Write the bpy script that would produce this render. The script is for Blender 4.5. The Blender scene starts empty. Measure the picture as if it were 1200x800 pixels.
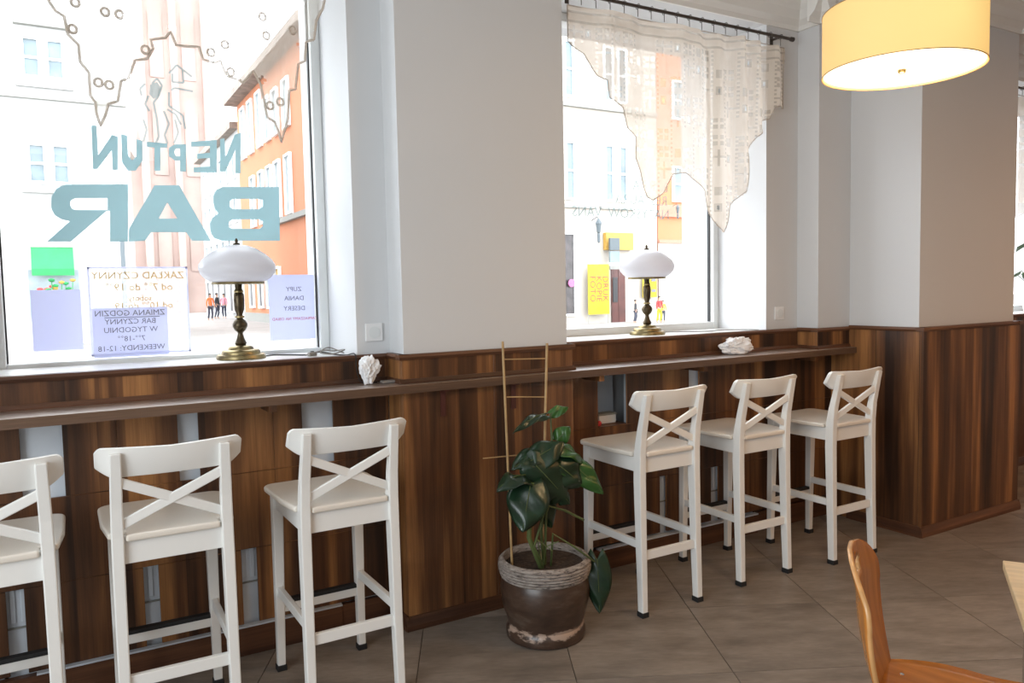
import bpy, bmesh, math, random
from mathutils import Vector, Matrix
random.seed(7)
C = bpy.context.scene.collection
S = bpy.context.scene

# ------------------------------------------------------------------ camera
YAW, PITCH, ROLL, FPX, CH = 0.5275, -0.0655, -0.0204, 906.3, 1.476
fw = Vector((math.cos(PITCH)*math.sin(YAW), math.cos(PITCH)*math.cos(YAW), math.sin(PITCH)))
_r0 = Vector((math.cos(YAW), -math.sin(YAW), 0)); _u0 = _r0.cross(fw)
rt = _r0*math.cos(ROLL) + _u0*math.sin(ROLL)
up = -_r0*math.sin(ROLL) + _u0*math.cos(ROLL)
cam = bpy.data.cameras.new('camera'); co = bpy.data.objects.new('camera', cam); C.objects.link(co)
m = Matrix((rt, up, -fw)).transposed().to_4x4(); m.translation = Vector((0, 0, CH)); co.matrix_world = m
cam.sensor_width = 36; cam.lens = FPX/1200*36; cam.clip_start = 0.02; cam.clip_end = 400
S.camera = co
def ray(x, y): return rt*((x-600)/FPX) + up*((400-y)/FPX) + fw
def at(x, y, Y):                       # a measured point of the photograph at the known depth Y
    d = ray(x, y); p = d*(Y/d.y); return Vector((p.x, p.y, p.z+CH))
def onz(x, y, z):
    d = ray(x, y); p = d*((z-CH)/d.z); return Vector((p.x, p.y, z))
def onx(x, y, X):
    d = ray(x, y); p = d*(X/d.x); return Vector((p.x, p.y, p.z+CH))

# ------------------------------------------------------------------ sky, light, exposure
S.view_settings.view_transform = 'Standard'; S.view_settings.look = 'None'
S.view_settings.exposure = 0.55; S.view_settings.gamma = 1.0; S.view_settings.use_curve_mapping = False
w = bpy.data.worlds.new('sky'); S.world = w; w.use_nodes = True
wn = w.node_tree; bg = wn.nodes['Background']
bg.inputs[0].default_value = (0.90, 0.95, 1.0, 1); bg.inputs[1].default_value = 4.9
def area(name, loc, rot, sx, sy, power, col):
    l = bpy.data.lights.new(name, 'AREA'); l.shape = 'RECTANGLE'; l.size = sx; l.size_y = sy
    l.energy = power; l.color = col
    o = bpy.data.objects.new(name, l); o.location = loc; o.rotation_euler = rot; C.objects.link(o); return o
# daylight of the shop door / window in the wall to the left, and the ceiling lamps behind the camera
area('door_daylight', (-2.75, 0.1, 1.7), (0, math.radians(-90), 0), 2.2, 3.2, 112, (0.88, 0.95, 1.0))
area('ceiling_light', (0.2, -1.6, 3.0), (0, 0, 0), 1.6, 1.0, 9, (0.90, 0.93, 1.0))
area('ceiling_light', (4.6, -0.8, 3.0), (0, 0, 0), 1.4, 1.0, 21, (1.0, 0.50, 0.16))
area('ceiling_light', (6.6, 0.2, 3.0), (0, 0, 0), 1.2, 1.2, 26, (1.0, 0.50, 0.20))

# ------------------------------------------------------------------ materials
def mat(name): 
    mm = bpy.data.materials.new(name); mm.use_nodes = True
    n = mm.node_tree; return mm, n, n.nodes['Principled BSDF']
def lk(n, a, b): n.links.new(a, b)
def ramp(n, stops):
    r = n.nodes.new('ShaderNodeValToRGB'); e = r.color_ramp.elements
    while len(e) > 1: e.remove(e[0])
    e[0].position = stops[0][0]; e[0].color = (*stops[0][1], 1)
    for p, c in stops[1:]:
        k = e.new(p); k.color = (*c, 1)
    return r
def noise(n, vec, scale, detail=3, rough=.5):
    t = n.nodes.new('ShaderNodeTexNoise'); t.inputs['Scale'].default_value = scale
    t.inputs['Detail'].default_value = detail; t.inputs['Roughness'].default_value = rough
    if vec: lk(n, vec, t.inputs['Vector'])
    return t
def mapping(n, out, sc, loc=(0, 0, 0), rot=(0, 0, 0)):
    mp = n.nodes.new('ShaderNodeMapping'); mp.inputs['Scale'].default_value = sc
    mp.inputs['Location'].default_value = loc; mp.inputs['Rotation'].default_value = rot
    lk(n, out, mp.inputs['Vector']); return mp.outputs[0]
def bump(n, b, h, strength, dist=.01):
    k = n.nodes.new('ShaderNodeBump'); k.inputs['Strength'].default_value = strength; k.inputs['Distance'].default_value = dist
    lk(n, h, k.inputs['Height']); lk(n, k.outputs[0], b.inputs['Normal'])
def plain(name, col, rough=.5, metal=0, var=0.06, nscale=8, bstr=0, spec=.5):
    mm, n, b = mat(name); tc = n.nodes.new('ShaderNodeTexCoord')
    t = noise(n, tc.outputs['Object'], nscale, 4)
    a = tuple(max(0, c*(1-var)) for c in col); d = tuple(min(1, c*(1+var)) for c in col)
    r = ramp(n, [(.3, a), (.7, d)]); lk(n, t.outputs[0], r.inputs[0]); lk(n, r.outputs[0], b.inputs['Base Color'])
    b.inputs['Roughness'].default_value = rough; b.inputs['Metallic'].default_value = metal
    b.inputs['Specular IOR Level'].default_value = spec
    if bstr: bump(n, b, t.outputs[0], bstr)
    return mm
def walnut(name, vertical=True, tint=1.0, stave=.095, rough=.42, dark=(.030, .014, .008), mid=(.122, .050, .020), gold=(.37, .168, .058)):
    mm, n, b = mat(name); uv = n.nodes.new('ShaderNodeUVMap').outputs[0]
    sx = (1, 1, 1) if vertical else (1, 1, 1)
    v0 = mapping(n, uv, sx, rot=(0, 0, 0 if vertical else math.radians(90)))
    warp = noise(n, mapping(n, v0, (2.2, .7, 1)), 1.0, 2)
    sep = n.nodes.new('ShaderNodeSeparateXYZ'); lk(n, v0, sep.inputs[0])
    def math_(op, a, bb):
        k = n.nodes.new('ShaderNodeMath'); k.operation = op
        for i, q in enumerate((a, bb)):
            if q is None: continue
            if isinstance(q, (int, float)): k.inputs[i].default_value = q
            else: lk(n, q, k.inputs[i])
        return k.outputs[0]
    st = math_('FLOOR', math_('DIVIDE', sep.outputs[0], stave), None)
    wn_ = n.nodes.new('ShaderNodeTexWhiteNoise'); wn_.noise_dimensions = '1D'; lk(n, st, wn_.inputs['W'])
    grain = noise(n, mapping(n, v0, (26, 1.1, 1)), 1.0, 5, .6)
    streak = noise(n, mapping(n, v0, (9, .45, 1), loc=(3, 5, 0)), 1.0, 3, .55)
    fine = noise(n, mapping(n, v0, (170, 5, 1)), 1.0, 3, .6)
    s = math_('ADD', math_('MULTIPLY', wn_.outputs[0], .22), math_('MULTIPLY', streak.outputs[0], 1.15))
    s = math_('ADD', s, math_('MULTIPLY', grain.outputs[0], .34))
    s = math_('ADD', s, math_('MULTIPLY', warp.outputs[0], .10))
    s = math_('SUBTRACT', s, .46)
    c3 = lambda c: tuple(min(1, q*tint) for q in c)
    r = ramp(n, [(.22, c3(dark)), (.46, c3(mid)), (.57, c3(tuple(.6*a+.4*g for a, g in zip(mid, gold)))), (.69, c3(gold))])
    lk(n, s, r.inputs[0])
    mx = n.nodes.new('ShaderNodeMix'); mx.data_type = 'RGBA'; mx.blend_type = 'MULTIPLY'; mx.inputs['Factor'].default_value = .55
    fr = ramp(n, [(.3, (.62, .60, .58)), (.65, (1.1, 1.1, 1.1))]); lk(n, fine.outputs[0], fr.inputs[0])
    lk(n, r.outputs[0], mx.inputs['A']); lk(n, fr.outputs[0], mx.inputs['B']); lk(n, mx.outputs['Result'], b.inputs['Base Color'])
    b.inputs['Roughness'].default_value = rough; b.inputs['Specular IOR Level'].default_value = .4
    bump(n, b, fine.outputs[0], .06, .002)
    return mm
M = {}
M['plaster'] = plain('plaster', (.65, .658, .668), .85, var=.012, nscale=1.5, spec=.2)
M['ceiling'] = plain('ceiling_paint', (.78, .77, .74), .9, var=.01, spec=.2)
M['walnut'] = walnut('walnut_laminate')
M['walnut_h'] = walnut('walnut_worktop', False, stave=.14, rough=.40, dark=(.125, .068, .040), mid=(.19, .108, .066), gold=(.27, .165, .10)); M['walnut_h'].node_tree.nodes['Principled BSDF'].inputs['Specular IOR Level'].default_value = 1.0
_b = M['walnut_h'].node_tree.nodes['Principled BSDF']; _b.inputs['Coat Weight'].default_value = 1.0; _b.inputs['Coat Roughness'].default_value = .52; _b.inputs['Coat IOR'].default_value = 2.2
M['walnut_edge'] = walnut('walnut_edge_band', False, stave=.05, rough=.45, dark=(.10, .056, .035), mid=(.135, .078, .048), gold=(.18, .105, .065))
M['walnut_trim'] = walnut('walnut_moulding', False, stave=.03, rough=.4, dark=(.055, .022, .011), mid=(.12, .050, .024), gold=(.24, .105, .045))
M['white_frame'] = plain('white_window_plastic', (.72, .74, .74), .35, var=.01)
M['sill'] = plain('white_sill', (.80, .80, .78), .3, var=.02)
M['radiator'] = plain('radiator_enamel', (.62, .67, .73), .4, var=.03, nscale=3)
M['stool'] = plain('white_lacquer', (.80, .79, .76), .34, var=.015, nscale=5)
M['stool_seat'] = plain('white_lacquer_reflection_tint', (.74, .68, .60), .30, var=.03, nscale=5)  # white seat lacquer; beige reflection of the surrounding wood mixed into its colour
M['rubber'] = plain('black_rubber', (.012, .012, .013), .6)
M['brass'] = plain('aged_brass', (.27, .215, .11), .38, 1.0, .45, 30)
M['brass_dark'] = plain('dark_bronze', (.085, .065, .040), .35, .9, .3, 30)
M['iron'] = plain('dark_metal_rod', (.10, .085, .075), .45, .8)
M['cord'] = plain('black_cable', (.02, .018, .017), .5)
M['clearcord'] = plain('grey_cable', (.22, .2, .18), .5)
M['soil'] = plain('potting_soil', (.045, .028, .018), .95, var=.5, nscale=60, bstr=.8)
M['bamboo'] = plain('bamboo', (.42, .27, .12), .5, var=.2, nscale=20)
M['stem'] = plain('green_stem', (.075, .10, .03), .5, var=.3)
M['paper'] = None
M['tissue'] = plain('white_tissue', (.82, .82, .83), .85, var=.04, nscale=20)
M['ink'] = plain('grey_ink', (.16, .16, .20), .7)
M['red_ink'] = plain('red_ink', (.55, .08, .1), .7)
M['gold_foil'] = plain('gold_lettering', (.62, .42, .14), .5)
M['chrome'] = plain('chrome', (.8, .8, .8), .12, 1.0, .02)
M['black'] = plain('black_paint', (.02, .02, .022), .5)
M['plastic_white'] = plain('white_plastic', (.8, .8, .8), .35, var=.01)
def tilemat():
    mm, n, b = mat('stone_look_tile'); uv = n.nodes.new('ShaderNodeUVMap').outputs[0]
    oi = n.nodes.new('ShaderNodeObjectInfo')
    ad = n.nodes.new('ShaderNodeVectorMath'); ad.operation = 'ADD'; lk(n, uv, ad.inputs[0])
    sc = n.nodes.new('ShaderNodeVectorMath'); sc.operation = 'SCALE'; sc.inputs[0].default_value = (37, 19, 7); lk(n, oi.outputs['Random'], sc.inputs['Scale'])
    lk(n, sc.outputs[0], ad.inputs[1])
    wv = noise(n, mapping(n, ad.outputs[0], (3.2, 9.5, 1), rot=(0, 0, .55)), 1.0, 5, .62)
    f = noise(n, mapping(n, ad.outputs[0], (16, 60, 1), rot=(0, 0, .55)), 1.0, 4, .6)
    r = ramp(n, [(.30, (.19, .158, .130)), (.48, (.255, .215, .180)), (.60, (.31, .262, .220)), (.74, (.24, .20, .165))])
    lk(n, wv.outputs[0], r.inputs[0])
    mx = n.nodes.new('ShaderNodeMix'); mx.data_type = 'RGBA'; mx.blend_type = 'MULTIPLY'; mx.inputs['Factor'].default_value = .5
    fr = ramp(n, [(.35, (.78, .77, .76)), (.65, (1.05, 1.05, 1.05))]); lk(n, f.outputs[0], fr.inputs[0])
    lk(n, r.outputs[0], mx.inputs['A']); lk(n, fr.outputs[0], mx.inputs['B'])
    m2 = n.nodes.new('ShaderNodeMix'); m2.data_type = 'RGBA'; m2.blend_type = 'MULTIPLY'; m2.inputs['Factor'].default_value = 1
    rr = ramp(n, [(0, (.86, .86, .86)), (1, (1.08, 1.07, 1.06))]); lk(n, oi.outputs['Random'], rr.inputs[0])
    lk(n, mx.outputs['Result'], m2.inputs['A']); lk(n, rr.outputs[0], m2.inputs['B'])
    lk(n, m2.outputs['Result'], b.inputs['Base Color'])
    b.inputs['Roughness'].default_value = .42; b.inputs['Specular IOR Level'].default_value = .35
    bump(n, b, f.outputs[0], .12, .003); return mm
M['tile'] = tilemat()
M['grout'] = plain('grout', (.075, .062, .05), .9)
def glassmat():
    mm, n, b = mat('window_glass'); n.nodes.remove(b)
    t = n.nodes.new('ShaderNodeBsdfTransparent'); g = n.nodes.new('ShaderNodeBsdfGlossy'); g.inputs['Roughness'].default_value = .02
    lw = n.nodes.new('ShaderNodeLayerWeight'); lw.inputs[0].default_value = .5
    fr = n.nodes.new('ShaderNodeMath'); fr.operation = 'POWER'; fr.inputs[1].default_value = 5; lk(n, lw.outputs['Facing'], fr.inputs[0])
    ad = n.nodes.new('ShaderNodeMath'); ad.inputs[1].default_value = .02; lk(n, fr.outputs[0], ad.inputs[0])
    mx = n.nodes.new('ShaderNodeMixShader'); lk(n, ad.outputs[0], mx.inputs[0]); lk(n, t.outputs[0], mx.inputs[1]); lk(n, g.outputs[0], mx.inputs[2])
    lk(n, mx.outputs[0], n.nodes['Material Output'].inputs[0]); return mm
M['glass'] = glassmat()
def sheer(name, col, transp, trans=.5, tcol=(1, 1, 1)):
    mm, n, b = mat(name); n.nodes.remove(b)
    t = n.nodes.new('ShaderNodeBsdfTransparent'); t.inputs[0].default_value = (*tcol, 1)
    d = n.nodes.new('ShaderNodeBsdfDiffuse'); d.inputs[0].default_value = (*col, 1)
    l = n.nodes.new('ShaderNodeBsdfTranslucent'); l.inputs[0].default_value = (*col, 1)
    a = n.nodes.new('ShaderNodeMixShader'); a.inputs[0].default_value = trans; lk(n, d.outputs[0], a.inputs[1]); lk(n, l.outputs[0], a.inputs[2])
    k = n.nodes.new('ShaderNodeMixShader'); k.inputs[0].default_value = transp; lk(n, a.outputs[0], k.inputs[1]); lk(n, t.outputs[0], k.inputs[2])
    lk(n, k.outputs[0], n.nodes['Material Output'].inputs[0]); return mm
M['lace'] = sheer('cotton_lace', (.80, .72, .63), .20, .55)
M['lace_mesh'] = sheer('lace_netting', (.70, .62, .52), .42, .5)
M['lace_thin'] = sheer('sheer_lace', (.80, .75, .66), .62, .5)
M['lace_edge'] = sheer('lace_cord', (.58, .51, .44), .30, .5)
M['paper'] = sheer('white_paper', (.72, .74, .89), .04, .50)
M['film'] = sheer('frosted_lettering', (.47, .60, .625), .12, .62, (.4, .5, .52))
M['film_faint'] = sheer('faint_lettering', (.42, .50, .51), .62, .4, (.8, .85, .85))
M['film_clear'] = sheer('clear_sticker', (.9, .9, .92), .72, .4)
def opal():
    mm, n, b = mat('opal_glass'); b.inputs['Base Color'].default_value = (.86, .85, .87, 1); b.inputs['Roughness'].default_value = .2
    l = n.nodes.new('ShaderNodeBsdfTranslucent'); l.inputs[0].default_value = (.80, .80, .84, 1)
    k = n.nodes.new('ShaderNodeMixShader'); k.inputs[0].default_value = .50; lk(n, b.outputs[0], k.inputs[1]); lk(n, l.outputs[0], k.inputs[2])
    lk(n, k.outputs[0], n.nodes['Material Output'].inputs[0]); return mm
M['opal'] = opal()
def leafmat(name, col):
    mm, n, b = mat(name); tc = n.nodes.new('ShaderNodeTexCoord'); uv = n.nodes.new('ShaderNodeUVMap').outputs[0]
    t = noise(n, mapping(n, uv, (3, 16, 1)), 1.0, 3)
    r = ramp(n, [(.3, tuple(c*.6 for c in col)), (.7, tuple(min(1, c*1.35) for c in col))]); lk(n, t.outputs[0], r.inputs[0])
    lk(n, r.outputs[0], b.inputs['Base Color']); b.inputs['Roughness'].default_value = .28; bump(n, b, t.outputs[0], .25, .004)
    return mm
M['leaf_dark'] = leafmat('dark_leaf', (.010, .030, .014))
M['leaf_green'] = leafmat('green_leaf', (.030, .095, .018))
def potmat():
    mm, n, b = mat('glazed_pot'); g = n.nodes.new('ShaderNodeTexCoord').outputs['Object']
    t = noise(n, mapping(n, g, (9, 9, 30)), 1.0, 5, .65); s = n.nodes.new('ShaderNodeSeparateXYZ'); lk(n, g, s.inputs[0])
    r = ramp(n, [(.3, (.030, .017, .012)), (.55, (.060, .034, .022)), (.75, (.105, .078, .060))]); lk(n, t.outputs[0], r.inputs[0])
    # worn, scraped foot: chalky patches low on the pot
    z = ramp(n, [(.015, (.18,)*3), (.04, (.42,)*3), (.058, (.50,)*3), (.075, (.36,)*3), (.095, (0,)*3)]); lk(n, s.outputs[2], z.inputs[0])
    t2 = noise(n, mapping(n, g, (11, 11, 24), loc=(4, 1, 2)), 1.0, 4, .6)
    ml = n.nodes.new('ShaderNodeMath'); ml.operation = 'ADD'; lk(n, z.outputs[0], ml.inputs[0]); lk(n, t2.outputs[0], ml.inputs[1])
    th = ramp(n, [(.98, (0,)*3), (1.06, (1,)*3)]); 
    th.color_ramp.elements[0].position = .93; th.color_ramp.elements[1].position = 1.0; lk(n, ml.outputs[0], th.inputs[0])
    mx = n.nodes.new('ShaderNodeMix'); mx.data_type = 'RGBA'; lk(n, th.outputs[0], mx.inputs['Factor']); lk(n, r.outputs[0], mx.inputs['A']); mx.inputs['B'].default_value = (.36, .26, .20, 1)
    lk(n, mx.outputs['Result'], b.inputs['Base Color']); b.inputs['Roughness'].default_value = .32; return mm
M['pot'] = potmat()
def collarmat():
    mm, n, b = mat('pot_collar'); g = n.nodes.new('ShaderNodeTexCoord').outputs['Object']
    t = noise(n, mapping(n, g, (28, 28, 120)), 1.0, 4, .7)
    r = ramp(n, [(.36, (.045, .033, .028)), (.46, (.24, .20, .175)), (.7, (.40, .36, .32))]); lk(n, t.outputs[0], r.inputs[0])
    lk(n, r.outputs[0], b.inputs['Base Color']); b.inputs['Roughness'].default_value = .7; bump(n, b, t.outputs[0], .8, .004); return mm
M['collar'] = collarmat()
def ply(name, col, rough=.22):
    mm, n, b = mat(name); g = n.nodes.new('ShaderNodeTexCoord').outputs['Object']
    t = noise(n, mapping(n, g, (5, 40, 5)), 1.0, 4)
    r = ramp(n, [(.3, tuple(c*.82 for c in col)), (.7, tuple(min(1, c*1.12) for c in col))]); lk(n, t.outputs[0], r.inputs[0])
    lk(n, r.outputs[0], b.inputs['Base Color']); b.inputs['Roughness'].default_value = rough; return mm
M['ply'] = ply('orange_beech_plywood', (.50, .185, .035))
M['ply_edge'] = ply('plywood_edge', (.62, .33, .13))
M['table'] = ply('pale_beech_top', (.66, .50, .29), .3)
def emis(name, col, st, base=(.8, .8, .8)):
    mm, n, b = mat(name); b.inputs['Base Color'].default_value = (*base, 1)
    b.inputs['Emission Color'].default_value = (*col, 1); b.inputs['Emission Strength'].default_value = st; return mm
M['glow_disc'] = emis('lit_diffuser', (1.0, .90, .62), 1.1)
def shademat():
    mm, n, b = mat('lit_fabric_shade'); g = n.nodes.new('ShaderNodeTexCoord').outputs['Object']
    s = n.nodes.new('ShaderNodeVectorMath'); s.operation = 'DISTANCE'; lk(n, g, s.inputs[0]); s.inputs[1].default_value = (-.07, -.245, .12)
    r = ramp(n, [(0, (1.0, .80, .27)), (.5, (1.0, .62, .20)), (1, (.9, .50, .16))])
    ml = n.nodes.new('ShaderNodeMath'); ml.operation = 'MULTIPLY'; ml.inputs[1].default_value = 2.6; lk(n, s.outputs['Value'], ml.inputs[0]); lk(n, ml.outputs[0], r.inputs[0])
    lk(n, r.outputs[0], b.inputs['Emission Color']); b.inputs['Emission Strength'].default_value = .50
    b.inputs['Base Color'].default_value = (.6, .42, .2, 1); b.inputs['Roughness'].default_value = .9; return mm
M['shade'] = shademat()
# outside
M['cream_wall'] = plain('cream_render', (.42, .385, .34), .9, var=.05, nscale=.6)
M['white_wall'] = plain('white_render', (.44, .44, .43), .9, var=.03, nscale=.6)
M['grey_trim'] = plain('grey_cornice', (.25, .25, .23), .9)
M['orange_wall'] = plain('orange_render', (.46, .175, .085), .9, var=.06, nscale=.5)
M['pink_wall'] = plain('salmon_render', (.44, .20, .14), .9, var=.05)
M['blue_wall'] = plain('pale_blue_render', (.28, .34, .37), .9, var=.04)
M['brick_far'] = plain('weathered_brick', (.40, .30, .265), .9, var=.15, nscale=.35)
M['roof'] = plain('roof_tiles_far', (.24, .20, .17), .9, var=.3, nscale=2)
M['far_pane'] = plain('far_window_pane', (.14, .185, .205), .25, var=.3, nscale=1)
M['curtain_pane'] = plain('curtained_pane', (.24, .29, .31), .3, var=.25, nscale=2)
M['paving'] = plain('street_paving', (.25, .235, .22), .9, var=.1, nscale=.7)
M['awning'] = plain('green_awning', (.015, .25, .07), .7, var=.15, nscale=2)
M['yellow'] = plain('yellow_banner', (.42, .33, .005), .6, var=.06)
M['amber'] = plain('amber_sign', (.42, .25, .05), .6)
M['door_red'] = plain('dark_red_door', (.07, .018, .013), .5, var=.3, nscale=3)
M['shop_dark'] = plain('shop_window_dark', (.05, .042, .042), .3, var=.4, nscale=3)
M['pink'] = plain('pink_sign', (.42, .11, .25), .5)
M['lantern'] = plain('lantern_iron', (.08, .10, .11), .5)
M['skin'] = plain('skin', (.45, .27, .19), .6)
for k, c in dict(jacket_orange=(.7, .18, .05), trousers=(.05, .055, .08), coat_black=(.03, .03, .035), top_pink=(.6, .25, .3), top_red=(.6, .05, .05), yellow_green=(.55, .55, .03), hair=(.05, .035, .03)).items():
    M[k] = plain('cloth_'+k, c, .8)

# ------------------------------------------------------------------ helpers
class MB:
    def __init__(s): s.b = bmesh.new()
    def face(s, vs): return s.b.faces.new([s.b.verts.new(v) for v in vs])
    def hexa(s, p):                      # 8 points: bottom ring 0-3, top ring 4-7
        v = [s.b.verts.new(q) for q in p]
        for f in ((3, 2, 1, 0), (4, 5, 6, 7), (0, 1, 5, 4), (1, 2, 6, 5), (2, 3, 7, 6), (3, 0, 4, 7)): s.b.faces.new([v[i] for i in f])
    def box(s, x0, x1, y0, y1, z0, z1):
        s.hexa([(x0, y0, z0), (x1, y0, z0), (x1, y1, z0), (x0, y1, z0), (x0, y0, z1), (x1, y0, z1), (x1, y1, z1), (x0, y1, z1)]); return s
    def loft(s, rings, cap=True, closed=True):
        rs = [[s.b.verts.new(p) for p in r] for r in rings]
        n = len(rs[0])
        for a, b in zip(rs, rs[1:]):
            for i in range(n if closed else n-1):
                j = (i+1) % n
                s.b.faces.new((a[i], a[j], b[j], b[i]))
        if cap and closed:
            s.b.faces.new(rs[0][::-1]); s.b.faces.new(rs[-1])
        return s
    def bar(s, p, q, w_, h_, upv=(0, 0, 1)):
        p, q = Vector(p), Vector(q); d = (q-p).normalized(); a = d.cross(Vector(upv))
        if a.length < 1e-4: a = d.cross(Vector((1, 0, 0)))
        a.normalize(); b = a.cross(d)
        R = lambda c: [c+a*(i*w_/2)+b*(j*h_/2) for i, j in ((-1, -1), (1, -1), (1, 1), (-1, 1))]
        s.loft([R(p), R(q)]); return s
    def tube(s, pts, r, n=8, cap=True):
        pts = [Vector(p) for p in pts]; rings = []
        rr = r if isinstance(r, (list, tuple)) else [r]*len(pts)
        pa = None
        for i, p in enumerate(pts):
            d = (pts[min(i+1, len(pts)-1)]-pts[max(i-1, 0)]).normalized()
            if pa is None: a = d.orthogonal().normalized()
            else:
                a = pa-d*pa.dot(d); a = a.normalized() if a.length > 1e-5 else d.orthogonal().normalized()
            pa = a; b = d.cross(a)
            rings.append([p+(a*math.cos(2*math.pi*k/n)+b*math.sin(2*math.pi*k/n))*rr[i] for k in range(n)])
        s.loft(rings, cap); return s
    def lathe(s, prof, n=32, c=(0, 0, 0)):
        c = Vector(c); rings = []
        for r, z in prof: rings.append([c+Vector((r*math.cos(2*math.pi*k/n), r*math.sin(2*math.pi*k/n), z)) for k in range(n)])
        s.loft(rings, True); return s
    def prism(s, poly, y0, y1):          # polygon in (x, z), extruded along y
        s.loft([[(x, y0, z) for x, z in poly], [(x, y1, z) for x, z in poly]]); return s
    def xprism(s, poly, x0, x1):         # polygon in (y, z), extruded along x
        s.loft([[(x0, y, z) for y, z in poly], [(x1, y, z) for y, z in poly]]); return s
    def build(s, name, m_, parent=None, smooth=False, bevel=0, loc=None, rot=None, seg=2):
        b = s.b; bmesh.ops.recalc_face_normals(b, faces=b.faces)
        uv = b.loops.layers.uv.new('UVMap')
        for f in b.faces:
            n = f.normal; ax = max(range(3), key=lambda i: abs(n[i]))
            for l in f.loops:
                p = l.vert.co
                l[uv].uv = ((p.y+11.3, p.z), (p.x, p.z), (p.x, p.y))[ax]
            f.smooth = smooth
        me = bpy.data.meshes.new(name); b.to_mesh(me); b.free(); me.materials.append(m_)
        o = bpy.data.objects.new(name, me); C.objects.link(o)
        if parent: o.parent = parent
        if loc is not None: o.location = loc
        if rot is not None: o.rotation_euler = rot
        if bevel:
            k = o.modifiers.new('bevel', 'BEVEL'); k.width = bevel; k.segments = seg; k.limit_method = 'ANGLE'; k.angle_limit = .7
        if smooth:
            e = o.modifiers.new('edges', 'EDGE_SPLIT'); e.split_angle = .8
        return o
def tag(o, label=None, cat=None, group=None, kind=None):
    if label: o['label'] = label
    if cat: o['category'] = cat
    if group: o['group'] = group
    if kind: o['kind'] = kind
    return o
def empty(name, loc=(0, 0, 0), rz=0, label=None, cat=None, group=None):
    o = bpy.data.objects.new(name, None); o.location = loc; o.rotation_euler = (0, 0, rz); o.empty_display_size = .1
    C.objects.link(o); return tag(o, label, cat, group)
def st(o): o['kind'] = 'structure'; return o
def copy_tree(o, parent=None):
    c = o.copy(); C.objects.link(c); c.parent = parent
    for ch in list(o.children): copy_tree(ch, c)
    return c

# ------------------------------------------------------------------ room shell
XL, XR, YF, YW, YO, ZC = -2.9, 9.4, -4.2, 3.27, 4.0, 3.16
floor = st(MB().box(XL-.1, XR+.1, YF-.1, YO-.05, -.12, -.004).build('floor', M['grout']))
TT, TS, TX, TY = -.4722, .6063, 2.158, 2.070
ta = Vector((math.cos(TT), math.sin(TT))); tb = Vector((-math.sin(TT), math.cos(TT)))
def clip(poly, ax, lim, sgn):
    out = []
    for i, p in enumerate(poly):
        q = poly[(i+1) % len(poly)]
        ip, iq = sgn*(p[ax]-lim) <= 0, sgn*(q[ax]-lim) <= 0
        if ip: out.append(p)
        if ip != iq:
            t = (lim-p[ax])/(q[ax]-p[ax]); out.append((p[0]+(q[0]-p[0])*t, p[1]+(q[1]-p[1])*t))
    return out
g = .0018; tile_me = None
for i in range(-16, 17):
    for j in range(-16, 17):
        c = Vector((TX, TY))+ta*(i+.5)*TS+tb*(j+.5)*TS
        hh = TS/2-g
        poly = [(c+ta*a*hh+tb*b*hh)[:] for a, b in ((-1, -1), (1, -1), (1, 1), (-1, 1))]
        q = poly
        for ax, lim, sg in ((0, XL+.01, -1), (0, XR-.01, 1), (1, YF+.01, -1), (1, 3.42, 1)):
            q = clip(q, ax, lim, sg)
            if not q: break
        if len(q) < 3: continue
        if q == poly and tile_me:
            o = bpy.data.objects.new('tile', tile_me); C.objects.link(o)
        else:
            mb = MB(); L = [((Vector(p)-c).dot(ta), (Vector(p)-c).dot(tb)) for p in q]
            mb.loft([[(x, y, -.008) for x, y in L], [(x, y, 0) for x, y in L]])
            o = mb.build('tile', M['tile'])
            if q == poly: tile_me = o.data
        o.location = (c.x, c.y, 0); o.rotation_euler = (0, 0, TT); o.parent = floor
st(MB().box(XL-.1, XR+.1, YF-.1, YO, ZC, ZC+.12).build('ceiling', M['ceiling']))
st(MB().box(XL-.15, XL, YF-.1, YO, -.05, ZC).build('wall_left', M['plaster']))
st(MB().box(XR, XR+.15, YF-.1, YO, -.05, ZC).build('wall_right', M['plaster']))
st(MB().box(XL, XR, YF-.15, YF, -.05, ZC).build('wall_front', M['plaster']))
# wall with the windows
ZS, ZT = 1.205, 3.02                     # sill, window head
WIN = [(-.24, 1.117), (2.16, 3.69), (6.25, 7.95)]
wb = MB()
xs = [XL]+[v for p in WIN for v in p]+[XR]
for a, b in zip(xs[0::2], xs[1::2]): wb.box(a, b, YW, YO, -.05, ZT)
for a, b in WIN: wb.box(a, b, 3.46, YO, -.05, ZS-.03)
wb.box(XL, XR, YW, YO, ZT, ZC)
wall = st(wb.build('wall_back', M['plaster']))
PIL1 = (1.27, 2.12, 3.11); NIB = (3.965, 4.27, 3.115); PIL2 = (4.262, 5.27, 2.66)
MB().box(PIL1[0], PIL1[1], PIL1[2], YW+.02, 1.17, ZC).build('pillar', M['plaster'], wall)
MB().box(NIB[0], NIB[1]+.05, NIB[2], YW+.02, 1.17, ZC).build('pilaster', M['plaster'], wall)
MB().box(PIL2[0], PIL2[1], PIL2[2], YW+.02, 1.19, ZC).build('pillar', M['plaster'], wall)
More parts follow.
